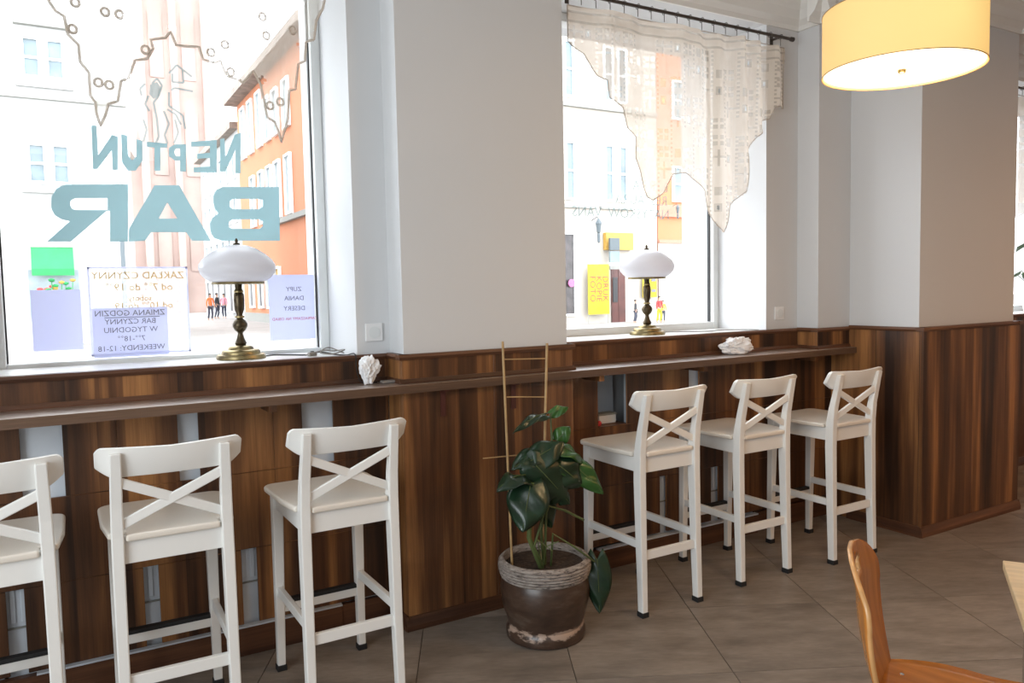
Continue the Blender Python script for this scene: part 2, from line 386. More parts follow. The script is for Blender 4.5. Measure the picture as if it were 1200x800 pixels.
# crown moulding, run by run
def crown(p, q, nrm):
    p, q, nrm = Vector((*p, 0)), Vector((*q, 0)), Vector((*nrm, 0))
    prof = [(0, ZC-.15), (.012, ZC-.15), (.018, ZC-.125), (.05, ZC-.10), (.075, ZC-.055), (.10, ZC-.035), (.112, ZC-.02), (.112, ZC), (0, ZC)]
    d = (q-p).normalized()
    mb = MB(); mb.loft([[c+nrm*a+d*(s_*a)+Vector((0, 0, z)) for a, z in prof] for c, s_ in ((p, 0), (q, 0))])
    return mb
for p, q, nn in (((XL, YW), (1.27, YW), (0, -1)), ((1.27, YW), (1.27, 3.11-.11), (-1, 0)), ((1.16, 3.11), (2.23, 3.11), (0, -1)), ((2.12, 3.0), (2.12, YW), (1, 0)),
                 ((2.12, YW), (3.965, YW), (0, -1)), ((3.965, 3.005), (3.965, YW), (-1, 0)), ((3.855, 3.115), (4.262, 3.115), (0, -1)), ((4.262, 2.55), (4.262, 3.115), (-1, 0)),
                 ((4.15, 2.66), (5.38, 2.66), (0, -1)), ((5.27, 2.55), (5.27, YW), (1, 0)), ((5.27, YW), (XR, YW), (0, -1))):
    crown(p, q, nn).build('crown_moulding', M['ceiling'], wall)
# ------------------------------------------------------------------ windows
def window(n, a, b, side=.045, low=.05):
    y0, y1 = 3.66, 3.76
    f = MB()
    f.box(a, a+side, y0, y1, ZS-.02, ZT); f.box(b-side, b, y0, y1, ZS-.02, ZT)
    f.box(a+side, b-side, y0, y1, ZS-.02, ZS+low); f.box(a+side, b-side, y0, y1, ZT-.05, ZT)
    w_ = st(f.build('window_%d' % n, M['white_frame'], bevel=.006))
    MB().box(a+side-.01, b-side+.01, 3.715, 3.721, ZS+low-.01, ZT-.04).build('pane', M['glass'], w_)
    gk = MB()
    for s_ in (a+side, b-side-.006): gk.box(s_, s_+.006, y0+.03, 3.712, ZS+low, ZT-.05)
    gk.build('gasket', M['black'], w_)
    MB().box(a+.002, b-.002, 3.262, 3.66, ZS-.03, ZS).build('window_sill', M['sill'], w_, bevel=.004)
    return w_
window(1, *WIN[0], low=.018); window(2, *WIN[1], low=.045); window(3, *WIN[2])

# ------------------------------------------------------------------ wainscot: laminate panels, slots, baseboards, mouldings
CT = 1.086                                # top of the counter
def panel(x0, x1, y0, y1, z0, z1, par=wall, m_='walnut'):
    return MB().box(x0, x1, y0, y1, z0, z1).build('wainscot_panel', M[m_], par, bevel=.0012, seg=1)
def recess(xa, xb, yp, ups, lows, joints, ztop=CT-.037, zb=.125):
    # middle band, unbroken; upper and lower bands broken by the radiator slots
    def band(z0, z1, slots):
        cuts = [xa]+[v for s_ in slots for v in s_]+[xb]
        for a, b in zip(cuts[0::2], cuts[1::2]):
            js = [a]+[j for j in joints if a+.05 < j < b-.05]+[b]
            for p, q in zip(js, js[1:]): panel(p+.0005, q-.0005, yp, yp+.012, z0+.0003, z1-.0003)
    band(.755, ztop, ups); band(.438, .755, []); band(zb, .438, lows)
recess(XL, 1.25, 3.255, [(-.149, -.017), (.374, .449), (.861, .994)], [(-.22, -.165), (.227, .28), (.591, .652)], [-2.2, -1.6, -1.05, -.42, .16, .74])
recess(2.14, 4.245, 3.228, [(2.391, 2.582), (3.024, 3.101)], [(2.806, 2.852), (3.19, 3.249)], [2.70, 3.36, 3.86])
# baseboard boxes in front of the radiators with their white edge strip
bb = st(MB().box(XL, 1.0, 3.235, 3.27, 0, .118).box(1.0, 1.25, 3.243, 3.27, 0, .118).box(2.14, 3.55, 3.205, 3.25, 0, .108).box(3.55, 4.245, 3.215, 3.25, 0, .118).build('baseboard_back', M['walnut_trim'], bevel=.003))
MB().box(-.14, 1.0, 3.233, 3.26, .118, .125).build('edge_strip', M['radiator'], bb); MB().box(2.37, 3.55, 3.203, 3.235, .108, .116).build('edge_strip', M['radiator'], bb)
MB().box(XL, 1.25, 3.25, 3.285, 1.10, 1.185).build('upstand', M['walnut'], wall)
MB().box(2.14, 3.965, 3.25, 3.285, 1.10, 1.185).build('upstand', M['walnut'], wall)
def molding(pts, y_or, z0, z1, d, name='moulding', par=wall, mt='walnut_trim'):
    # strip following a wall line, d = proud distance; pts is list of ((x,y),(x,y),(nx,ny))
    for p, q, nn in pts:
        p, q, nn = Vector((*p, 0)), Vector((*q, 0)), Vector((*nn, 0))
        prof = [(-.004, z0), (d, z0), (d, z0+(z1-z0)*.35), (d*.35, z1), (-.004, z1)]
        MB().loft([[c+nn*a+Vector((0, 0, z)) for a, z in prof] for c in (p, q)]).build(name, M[mt], par)
runs_low = [((XL, 3.25), (1.25, 3.25), (0, -1)), ((1.25, 3.25), (1.25, 3.085), (-1, 0)), ((1.238, 3.09), (2.152, 3.09), (0, -1)), ((2.14, 3.085), (2.14, 3.25), (1, 0)),
            ((2.14, 3.25), (3.945, 3.25), (0, -1)), ((3.945, 3.10), (3.945, 3.25), (-1, 0)), ((3.935, 3.10), (4.245, 3.10), (0, -1))]
molding(runs_low, 0, CT, CT+.020, .011)
def cap(p, q, nn, z=1.212):
    p, q, nn = Vector((*p, 0)), Vector((*q, 0)), Vector((*nn, 0))
    prof = [(-.04, z-.024), (.006, z-.024), (.010, z-.012), (.004, z), (-.04, z)]
    MB().loft([[c+nn*a+Vector((0, 0, zz)) for a, zz in prof] for c in (p, q)]).build('cap_strip', M['walnut_trim'], wall)
for r_ in runs_low[:1]+runs_low[4:5]: cap(*r_, z=1.209)
for r_ in runs_low[1:4]+runs_low[5:]: cap(*r_)
# left pillar cladding (two panels meeting at a joint) and its sides
PY = 3.09
for a, b in ((1.25, 1.70), (1.70, 2.14)): panel(a+.0006, b-.0006, PY, PY+.022, 0.0, 1.19)
panel(1.25, 1.27, PY+.022, 3.25, 0.0, 1.19); panel(2.12, 2.14, PY+.022, 3.25, 0.0, 1.19)
# small pilaster and right pillar cladding
panel(3.945, 3.965, 3.12, 3.25, CT, 1.19); panel(3.945, 4.245, 3.10, 3.12, CT, 1.19)
for a, b in ((2.64, 2.915), (2.915, 3.25)): panel(4.24, 4.262, a+.0006, b-.0006, 0.0, 1.196)
for a, b in ((4.24, 4.76), (4.76, 5.29)): panel(a+.0006, b-.0006, 2.62, 2.64, 0.0, 1.196)
panel(5.27, 5.29, 2.64, 3.25, 0.0, 1.196)
for r_ in (((4.24, 2.61), (4.24, 3.10), (-1, 0)), ((4.23, 2.62), (5.30, 2.62), (0, -1)), ((5.29, 2.61), (5.29, 3.25), (1, 0))):
    cap(*r_, z=1.219)
    molding([r_], 0, 0, .062, .016, 'baseboard')
molding([((1.236, 3.09), (2.154, 3.09), (0, -1)), ((1.25, 3.08), (1.25, 3.24), (-1, 0)), ((2.14, 3.08), (2.14, 3.2), (1, 0))], 0, 0, .062, .016, 'baseboard')
MB().box(4.232, 4.244, 2.612, 2.624, .02, 1.2).build('corner_bead', M['walnut'], wall)
# recess beyond the right pillar
for i in range(7): panel(5.29+.58*i, min(XR, 5.29+.58*(i+1))-.001, 3.25, 3.27, 0.0, 1.19)
cap((5.29, 3.25), (XR, 3.25), (0, -1)); molding([((5.29, 3.25), (XR, 3.25), (0, -1))], 0, 0, .062, .016, 'baseboard')

# ------------------------------------------------------------------ radiators behind the slots
def radiator(x0, x1, y, label):
    r_ = empty('radiator', ((x0+x1)/2, y+.05, .10), 0, label, 'radiator', 'panel radiators behind the wainscot slots')
    hw = (x1-x0)/2; body = MB().box(-hw, hw, -.05, .03, .0, .925)
    body.build('panel', M['radiator'], r_, bevel=.006)
    fl_ = MB(); n = int((x1-x0)/.035)
    for i in range(n):
        xx = -hw+.02+i*.035; fl_.box(xx, xx+.018, -.056, -.05, .21, .50)
    fl_.build('flutes', M['radiator'], r_, bevel=.002, seg=1)
    MB().box(-hw, hw, -.0575, -.05, .188, .194).build('weld_seam', M['grey_trim'], r_)
    MB().box(-hw-.004, hw+.004, -.055, .034, .925, .940).build('top_grille', M['radiator'], r_)
    lg = [MB().box(s_*hw*.8-.015, s_*hw*.8+.015, -.02, .01, -.10, 0).build('foot', M['radiator'], r_) for s_ in (-1, 1)]
radiator(-.232, 1.06, 3.283, 'white panel radiator seen through slots left of the pillar')
radiator(2.64, 3.66, 3.253, 'white panel radiator seen through slots right of the pillar')
# white service cabinet seen in the square opening, with the small things lying in it
sb = empty('service_box', (2.48, 3.40, 0), 0, 'white service cabinet back seen through the square opening behind the first right stool', 'cabinet')
MB().box(-.14, .14, .0, .045, 0.0, 1.04).build('back_panel', M['radiator'], sb); MB().box(-.14, .14, -.15, 0, .738, .75).build('shelf', M['walnut'], sb)
kx = empty('valve_box', (2.53, 3.345, .752), 0, 'small white plastic box lying in the square opening', 'box')
MB().box(-.07, .045, -.03, .03, 0, .045).build('body', M['plastic_white'], kx, bevel=.004); MB().box(-.075, .05, -.033, .033, .045, .055).build('lid', M['grey_trim'], kx, bevel=.002)
tag(MB().lathe([(.001, 0), (.022, 0), (.026, .012), (.02, .022), (.001, .026)], 14).build('red_lid', M['top_red'], loc=(2.435, 3.30, .752), smooth=True), 'dark red round cap lying beside the white box in the square opening', 'cap')

# ------------------------------------------------------------------ bar counter
ctr = empty('bar_counter', (1.0, 3.1, CT-.037), 0, 'long walnut worktop running along the window wall at bar height', 'counter')
def topslab(poly):
    mb = MB(); mb.loft([[(x-1.0, y-3.1, 0) for x, y in poly], [(x-1.0, y-3.1, .037) for x, y in poly]]); return mb
topslab([(XL+.01, 3.045), (4.236, 3.045), (4.236, 3.098), (3.943, 3.098), (3.943, 3.249), (2.142, 3.249), (2.142, 3.088), (1.248, 3.088), (1.248, 3.249), (XL+.01, 3.249)]).build('worktop', M['walnut_h'], ctr, bevel=.003)
MB().box(XL+.01-1.0, 4.236-1.0, -.0565, -.0552, .0005, .0355).build('edge_band', M['walnut_edge'], ctr)
for px_ in (1.44, 1.80):
    MB().box(px_-1.0-.012, px_-1.0+.012, -.016, -.011, -.12, 0).box(px_-1.0-.012, px_-1.0+.012, -.05, -.011, -.006, 0).build('bracket', M['door_red'], ctr)
for px_ in (-1.6, -.5, .7, 2.3, 3.0, 3.9): MB().box(px_-1.0-.015, px_-1.0+.015, -.03, .12, -.03, -.002).build('bracket', M['walnut'], ctr)

# ------------------------------------------------------------------ bar stools
def sect_leg(path, name, par, bev=.004):
    mb = MB(); rings = []
    for x, y, z, wx, wy in path: rings.append([(x-wx/2, y-wy/2, z), (x+wx/2, y-wy/2, z), (x+wx/2, y+wy/2, z), (x-wx/2, y+wy/2, z)])
    mb.loft(rings); return mb.build(name, M['stool'], par, bevel=bev)
def make_stool():
    r_ = empty('bar_stool')
    W, D = .1655, .208
    for s_ in (-1, 1):
        q = sect_leg([(s_*W, D, .012, .030, .030), (s_*(W-.002), D-.004, .30, .035, .035), (s_*(W-.004), D-.010, .60, .040, .040), (s_*(W-.004), D-.011, .722, .040, .040)], 'leg', r_)
        MB().box(s_*W-.019, s_*W+.019, D-.019, D+.019, 0, .024).build('foot_cap', M['rubber'], q, bevel=.003)
        q = sect_leg([(s_*W, -D, .012, .031, .036), (s_*(W-.002), -D+.010, .30, .034, .042), (s_*(W-.003), -D+.018, .62, .036, .048), (s_*(W-.004), -D+.016, .74, .036, .046),
                      (s_*(W-.005), -D+.004, .83, .035, .036), (s_*(W-.007), -D-.018, .93, .034, .030), (s_*(W-.008), -D-.036, 1.008, .032, .024)], 'leg', r_)
        MB().box(s_*W-.019, s_*W+.019, -D-.021, -D+.021, 0, .024).build('foot_cap', M['rubber'], q, bevel=.003)
        MB().box(s_*(W-.004)-.010, s_*(W-.004)+.010, -D+.035, D-.028, .655, .722).build('apron', M['stool'], r_, bevel=.002)
        MB().bar((s_*(W-.002), -D+.030, .325), (s_*(W-.002), D-.02, .325), .020, .036).build('stretcher', M['stool'], r_, bevel=.003)
    MB().box(-W+.014, W-.014, -D+.010, -D+.030, .650, .738).build('apron', M['stool'], r_, bevel=.002)
    MB().box(-W+.014, W-.014, D-.020, D-.002, .655, .722).build('apron', M['stool'], r_, bevel=.002)
    MB().bar((-W+.012, -D+.009, .275), (W-.012, -D+.009, .275), .020, .040).build('stretcher', M['stool'], r_, bevel=.003)
    f = MB().bar((-W+.012, D-.003, .252), (W-.012, D-.003, .252), .024, .036).build('footrest', M['stool'], r_, bevel=.003)
    MB().bar((-W+.017, D-.003, .2765), (W-.017, D-.003, .2765), .030, .016).build('footrest_plate', M['rubber'], f, bevel=.002)
    # seat: rounded plate, notched around the rear legs
    pts = []
    def arc(cx, cy, rr, a0, a1, n=5):
        for i in range(n+1):
            a = math.radians(a0+(a1-a0)*i/n); pts.append((cx+rr*math.cos(a), cy+rr*math.sin(a)))
    arc(.208-.045, .232-.045, .045, 0, 90); arc(-.208+.045, .232-.045, .045, 90, 180)
    pts += [(-.205, -.02), (-.188, -.164), (-.1395, -.164), (-.1395, -.214), (.1395, -.214), (.1395, -.164), (.188, -.164), (.205, -.02)]
    MB().loft([[(x, y, .722) for x, y in pts], [(x, y, .744) for x, y in pts]]).build('seat', M['stool_seat'], r_, bevel=.008, seg=3)
    # curved top rail with ears
    mb = MB(); rings = []
    hw = .214; XS = [-.214, -.211, -.205, -.197, -.187, -.176, -.165, -.14, -.11, -.08, -.04, 0, .04, .08, .11, .14, .165, .176, .187, .197, .205, .211, .214]
    for x in XS:
        t = abs(x)/hw
        ybk = -.262+.030*t*t+.004                      # bows backwards in the middle
        e = max(0, (abs(x)-.168)/(hw-.168))
        zt = 1.026-.008*(1-t)-(.016*max(0, (e-.55)/.45)**2.2); zb = .928+.034*e**1.3
        lean = .016
        rings.append([(x, ybk+.014+lean*.9, zb), (x, ybk+.036+lean*.9, zb), (x, ybk+.032-.010, zt), (x, ybk+.010-.010, zt)])
    mb.loft(rings); mb.build('top_rail', M['stool'], r_, bevel=.005, smooth=True)
    yb = lambda z: -D+.012-(z-.76)*.19
    for s_ in (-1, 1):
        p = (-.150*s_, yb(.915)+.001*s_, .915); q = (.150*s_, yb(.775)+.001*s_, .775)
        MB().bar(p, q, .016, .030, (0, 0, 1)).build('cross_brace', M['stool'], r_, bevel=.003)
    return r_
proto = make_stool()
stools = [(-.228, 2.835, 'white cross-back bar stool cut off by the left edge of the photo'),
          (.282, 2.850, 'white cross-back bar stool in front of the BAR lettering, second from the left'),
          (.852, 2.832, 'white cross-back bar stool just left of the wood-clad pillar'),
          (2.362, 2.856, 'white cross-back bar stool right beside the potted plant'),
          (3.005, 2.878, 'white cross-back bar stool in the middle of the row right of the plant'),
          (3.628, 2.828, 'white cross-back bar stool nearest the right pillar, farthest from camera')]
for i, (x, y, lb) in enumerate(stools):
    o = proto if i == 0 else copy_tree(proto)
    o.location = (x, y, 0); tag(o, lb, 'bar stool', 'white bar stools along the window counter')
    o.rotation_euler = (0, 0, (0.0, -.015, .01, .0, -.01, .0)[i])

# ------------------------------------------------------------------ table lamps on the sills
def make_lamp(k=1.0):
    r_ = empty('table_lamp')
    MB().lathe([(.001, 0), (.098, 0), (.100, .006), (.094, .018), (.078, .020), (.078, .030), (.072, .036), (.052, .038), (.050, .046), (.040, .052), (.022, .056), (.001, .056)], 36).build('base', M['brass'], r_, smooth=True)
    MB().lathe([(.001, .054), (.020, .056), (.024, .064), (.016, .082), (.010, .102), (.012, .108), (.022, .116), (.030, .132), (.030, .142), (.022, .156), (.012, .164), (.014, .172), (.012, .180), (.020, .200),
                (.022, .240), (.021, .262), (.014, .270), (.018, .276), (.014, .284), (.016, .312), (.001, .312)], 24).build('stem', M['brass_dark'], r_, smooth=True)
    for z in (.166, .268): MB().lathe([(.001, z), (.0185, z), (.020, z+.004), (.0185, z+.008), (.001, z+.008)], 24).build('ring', M['brass'], r_, smooth=True)
    MB().lathe([(.001, .302), (.104, .302), (.106, .306), (.104, .311), (.001, .311)], 36).build('gallery', M['brass'], r_, smooth=True)
    prof = [(.001, .312), (.100, .312), (.112, .314), (.132, .328), (.147, .346), (.153, .366), (.151, .382), (.138, .402), (.112, .424), (.080, .444), (.045, .457), (.001, .461)]
    MB().lathe(prof, 48).build('lamp_shade', M['opal'], r_, smooth=True)
    MB().lathe([(.001, .460), (.016, .461), (.014, .466), (.005, .470), (.007, .476), (.004, .484), (.001, .488)], 16).build('finial', M['brass_dark'], r_, smooth=True)
    return r_
l1 = make_lamp(); l1.location = (.672, 3.50, ZS); l1.scale = (1.04, 1.04, 1.07); tag(l1, 'brass table lamp with white opal shade on the left sill under the B', 'lamp', 'brass lamps on the window sills')
l2 = copy_tree(l1); l2.location = (2.955, 3.50, ZS); tag(l2, 'brass table lamp with white opal shade on the right window sill', 'lamp', 'brass lamps on the window sills')
def cable(name, pts, r, mt, label):
    cu = [];
    P = [Vector(p) for p in pts]
    for i in range(len(P)-1):
        p0 = P[max(i-1, 0)]; p1 = P[i]; p2 = P[i+1]; p3 = P[min(i+2, len(P)-1)]
        for k in range(6):
            t = k/6; cu.append(.5*((2*p1)+(-p0+p2)*t+(2*p0-5*p1+4*p2-p3)*t*t+(-p0+3*p1-3*p2+p3)*t**3))
    cu.append(P[-1]); return tag(MB().tube(cu, r, 6).build(name, M[mt], smooth=True), label, 'cable')
z = ZS+.004
cable('lamp_cable', [(.785, 3.52, z), (.82, 3.55, z), (.88, 3.50, z), (.95, 3.44, z), (1.0, 3.43, z+.01), (1.05, 3.36, z), (1.08, 3.30, z), (1.095, 3.236, z+.006), (1.10, 3.236, 1.15), (1.12, 3.232, CT+.006), (1.18, 3.20, CT+.004)], .003, 'cord', 'thin dark cable of the left lamp hanging over the wooden upstand')
cable('lamp_cable', [(3.07, 3.52, z), (3.14, 3.55, z), (3.25, 3.48, z), (3.38, 3.42, z), (3.5, 3.46, z), (3.62, 3.38, z), (3.66, 3.30, z)], .003, 'clearcord', 'thin cable of the right lamp running along the right sill')
cable('loose_cable', [(.93, 3.42, z), (1.0, 3.38, z+.02), (1.06, 3.42, z+.012), (1.09, 3.36, z+.02), (1.03, 3.33, z+.006), (.98, 3.36, z+.012), (1.03, 3.40, z+.03), (1.08, 3.34, z+.006)], .003, 'clearcord', 'coiled grey cable at the right end of the left sill')
sw = empty('cable_switch', (.955, 3.40, ZS), .3, 'small dark in-line cable switch on the left sill', 'switch'); MB().box(-.02, .02, -.01, .01, 0, .018).build('body', M['clearcord'], sw, bevel=.004); MB().box(-.006, .006, -.005, .005, .018, .022).build('rocker', M['black'], sw)

# ------------------------------------------------------------------ crumpled tissues on the counter
def crumple(name, loc, pts, seed, label, cat, sub=4, amp=.018):
    rnd = random.Random(seed); b = bmesh.new(); bmesh.ops.create_icosphere(b, subdivisions=sub, radius=1)
    from mathutils import noise as mn
    sx, sy, sz, tz = pts; off = Vector((seed*3.1, seed, 0))
    for v in b.verts:
        n = v.co.normalized()
        k = 1+.42*mn.noise(n*1.7+off)+.34*abs(mn.noise(n*3.6+off))-.10+.16*mn.noise(n*8+off)
        f = tz+(1-tz)*(n.z+1)/2
        v.co = Vector((n.x*sx*k*f, n.y*sy*k*f, max(0, (n.z*k+1)*sz*.5)))
    mb = MB(); mb.b.free(); mb.b = b
    o = mb.build(name, M['tissue'], loc=loc); tag(o, label, cat); return o
crumple('paper_napkin', (1.13, 3.165, CT+.001), (.050, .036, .115, .50), 3, 'crumpled white paper napkin standing on the counter below the left socket', 'napkin')
crumple('plastic_bag', (3.34, 3.175, CT+.001), (.105, .052, .098, 1.0), 9, 'crumpled white plastic bag lying on the counter under the right window', 'bag')
tag(MB().box(-.03, .03, -.02, .02, 0, .012).build('cable_plug', M['clearcord'], loc=(1.215, 3.165, CT+.001), bevel=.004), 'small grey plug lying on the counter beside the napkin', 'plug')

# ------------------------------------------------------------------ wall sockets
def socket(x, z, label):
    r_ = empty('wall_socket', (x, YW, z), 0, label, 'socket', 'white sockets on the wall strips')
    MB().box(-.04, .04, -.010, 0, -.04, .04).build('plate', M['plastic_white'], r_, bevel=.004)
    mb = MB(); mb.lathe([(.001, .0), (.024, .0), (.026, .004), (.001, .004)], 20); o = mb.build('insert', M['white_frame'], r_, smooth=True, rot=(math.radians(90), 0, 0), loc=(0, -.010, 0))
socket(1.195, 1.305, 'white square socket on the wall strip left of the pillar'); socket(3.80, 1.305, 'white square socket on the wall strip right of the right window')

# ------------------------------------------------------------------ papers and lettering on the panes
GY = 3.711
def glyphs(name, splines, y, m_, parent, th=.0012):
    cu = bpy.data.curves.new(name, 'CURVE'); cu.dimensions = '2D'; cu.fill_mode = 'BOTH'; cu.extrude = th
    for sp in splines:
        s_ = cu.splines.new('POLY'); s_.points.add(len(sp)-1); s_.use_cyclic_u = True
        for i, (x, zz) in enumerate(sp): s_.points[i].co = (x, zz, 0, 1)
    t = bpy.data.objects.new('tmp', cu); C.objects.link(t); bpy.context.view_layer.update()
    me = bpy.data.meshes.new_from_object(t.evaluated_get(bpy.context.evaluated_depsgraph_get())); bpy.data.objects.remove(t)
    me.materials.clear(); me.materials.append(m_)
    o = bpy.data.objects.new(name, me); C.objects.link(o); o.rotation_euler = (math.radians(90), 0, 0); o.location = (0, y, 0)
    if parent: o.parent = parent
    return o
def px(l, y=GY): return [(at(a, b, y).x, at(a, b, y).z) for a, b in l]
BAR = {'R': [[(150, 216), (76, 216), (66, 221), (60, 231), (60, 244), (64, 252), (72, 257), (82, 259), (55, 283), (83, 283), (125, 247), (129, 247), (129, 283), (150, 283)],
             [(126, 232), (88, 232), (83, 235), (82, 239), (84, 244), (88, 246), (126, 246)]],
       'A': [[(181, 217), (210, 217), (247, 282), (225, 282), (218, 272), (177, 272), (170, 282), (151, 283), (151, 268)], [(196, 237), (208, 256), (186, 256)]],
       'B': [[(327, 219), (262, 219), (254, 222), (250, 229), (250, 238), (252, 245), (256, 250), (249, 255), (246, 262), (247, 272), (251, 279), (260, 282), (328, 282)],
             [(308, 234), (304, 233), (273, 233), (269, 236), (269, 242), (273, 245), (304, 245), (308, 242)], [(308, 259), (304, 257), (272, 257), (268, 260), (268, 266), (272, 268), (304, 268), (308, 265)]]}
let = empty('window_lettering', (0, 0, 0), 0, 'large mirrored grey-blue BAR lettering with smaller arched word and drawing on the left pane', 'lettering')
for k in BAR: glyphs('letter', [px(s_) for s_ in BAR[k]], GY, M['film'], let)['label'] = 'mirrored letter '+k
NEP = {'N': [[(107, 147), (113, 147), (115, 182), (131, 158), (138, 160), (138, 199), (132, 199), (131, 176), (114, 198), (109, 198)]],
       'U': [[(142, 157), (149, 159), (150, 182), (155, 188), (160, 183), (160, 163), (167, 165), (167, 188), (159, 200), (150, 200), (143, 190)]],
       'T': [[(172, 166), (196, 168), (196, 173), (188, 173), (188, 200), (181, 200), (181, 173), (172, 172)]],
       'P': [[(218, 169), (205, 169), (198, 173), (198, 183), (205, 188), (211, 188), (211, 201), (218, 201)], [(211, 174), (206, 174), (204, 178), (206, 183), (211, 183)]],
       'E': [[(254, 164), (224, 166), (224, 172), (246, 171), (246, 179), (231, 180), (231, 186), (246, 185), (246, 195), (227, 196), (227, 202), (254, 202)]],
       'n': [[(258, 163), (263, 162), (264, 185), (275, 158), (282, 155), (282, 203), (276, 203), (276, 175), (264, 201), (258, 201)]]}
for k in NEP: glyphs('letter', [px(s_) for s_ in NEP[k]], GY, M['film'], let)['label'] = 'mirrored letter '+k.upper()
art = MB()
for line in ([(198, 86), (207, 76), (225, 90)], [(202, 86), (202, 96), (215, 97), (214, 82)], [(201, 106), (204, 103), (226, 107)], [(198, 108), (198, 124), (214, 135), (217, 151)], [(180, 120), (184, 140), (186, 160), (182, 169)],
             [(192, 130), (198, 145), (193, 158), (196, 168)], [(205, 140), (209, 155), (204, 168)], [(166, 112), (164, 104), (170, 98)], [(168, 140), (172, 152), (168, 166)], [(178, 98), (184, 92), (190, 100), (186, 112), (180, 120)], [(196, 128), (206, 134), (212, 146)], [(175, 130), (170, 122), (174, 112)]):
    P = [at(a, b, GY) for a, b in line]
    for p, q in zip(P, P[1:]): art.bar(p, q, .0015, .0085, (0, 1, 0)) if False else art.bar(p, q, .0085, .0015, (0, 1, 0))
P = px([(176, 99), (184, 96), (189, 103), (186, 112), (180, 116), (175, 110)]); art.prism(P, GY-.001, GY+.001)
art.build('line_drawing', M['film_faint'], let)
def text(body, cx, cz, size, m_, y, parent, mirror=True, xs_=1.0, name='lettering'):
    cu = bpy.data.curves.new('t', 'FONT'); cu.body = body; cu.size = size; cu.align_x = 'CENTER'; cu.align_y = 'CENTER'; cu.extrude = .0004; cu.resolution_u = 2
    t = bpy.data.objects.new('tmp', cu); C.objects.link(t); bpy.context.view_layer.update()
    me = bpy.data.meshes.new_from_object(t.evaluated_get(bpy.context.evaluated_depsgraph_get())); bpy.data.objects.remove(t)
    me.materials.clear(); me.materials.append(m_)
    o = bpy.data.objects.new(name, me); C.objects.link(o); o.location = (cx, y, cz); o.scale = (xs_, 1, 1)
    o.rotation_euler = (math.radians(90), 0, math.radians(180) if mirror else 0)
    if parent: o.parent = parent
    return o
def sheet(name, x0, x1, z0, z1, m_, y, label, cat='paper sign', tilt=0, group=None):
    r_ = empty(name, ((x0+x1)/2, y, (z0+z1)/2), 0, label, cat, group)
    MB().box(-(x1-x0)/2, (x1-x0)/2, -.0008, .0008, -(z1-z0)/2, (z1-z0)/2).build('sheet', m_, r_)
    return r_
sh = sheet('notice_sheet', -.102, .077, 1.268, 1.518, M['paper'], 3.708, 'plain pale notice sheet on the lower left corner of the left pane')
sh = sheet('opening_hours_sticker', .105, .497, 1.235, 1.612, M['film_clear'], 3.7085, 'clear opening hours sticker with gold mirrored text on the left pane', 'sticker')
bw, bh = .196, .1885
MB().box(-bw, bw, -.002, -.0008, bh-.008, bh).box(-bw, bw, -.002, -.0008, -bh, -bh+.008).box(-bw, -bw+.008, -.002, -.0008, -bh, bh).box(bw-.008, bw, -.002, -.0008, -bh, bh).build('border', M['paper'], sh)
for s_, zz, sz in (('ZAKŁAD CZYNNY', .150, .044), ('od 7°° do 19°°', .100, .044), ('soboty', .052, .034), ('od 10°° do 19°°', .020, .040), ('niedziela  12°°-18°°', -.014, .026)): text(s_, 0, zz, sz, M['gold_foil'], -.0022, sh)
sh = sheet('weekday_notice', .114, .406, 1.226, 1.437, M['paper'], 3.703, 'pale printed sheet with five mirrored lines under the hours sticker')
for s_, zz, sz in (('ZMIANA GODZIN', .082, .034), ('BAR CZYNNY', .046, .032), ('W TYGODNIU', .010, .032), ('7°°-18°°', -.028, .032), ('WEEKENDY: 12-18', -.068, .032)): text(s_, .0, zz, sz, M['ink'], -.0014, sh)
MB().box(-.10, .115, -.0016, -.0008, .063, .066).build('underline', M['ink'], sh)
sh = sheet('menu_notice', .846, 1.062, 1.265, 1.573, M['paper'], 3.706, 'pale printed sheet with one red line right of the left lamp')
for s_, zz, sz in (('ZUPY', .085, .030), ('DANIA', .042, .030), ('DESERY', -.006, .030)): text(s_, .010, zz, sz, M['ink'], -.0014, sh)
text('ZAPRASZAMY NA OBIAD', .010, -.055, .019, M['red_ink'], -.0014, sh)
rl = empty('window_lettering', (3.05, GY, 2.07), 0, 'faint mirrored lettering in three lines on the right pane', 'lettering')
for s_, xx, zz, sz in (('BAR   A', .12, .085, .085), ('RESTAURA', .05, 0, .085), ('NATYSKOW  VANS', -.10, -.085, .085)): text(s_, xx, zz-.06, sz, M['film_faint'], 0, rl)

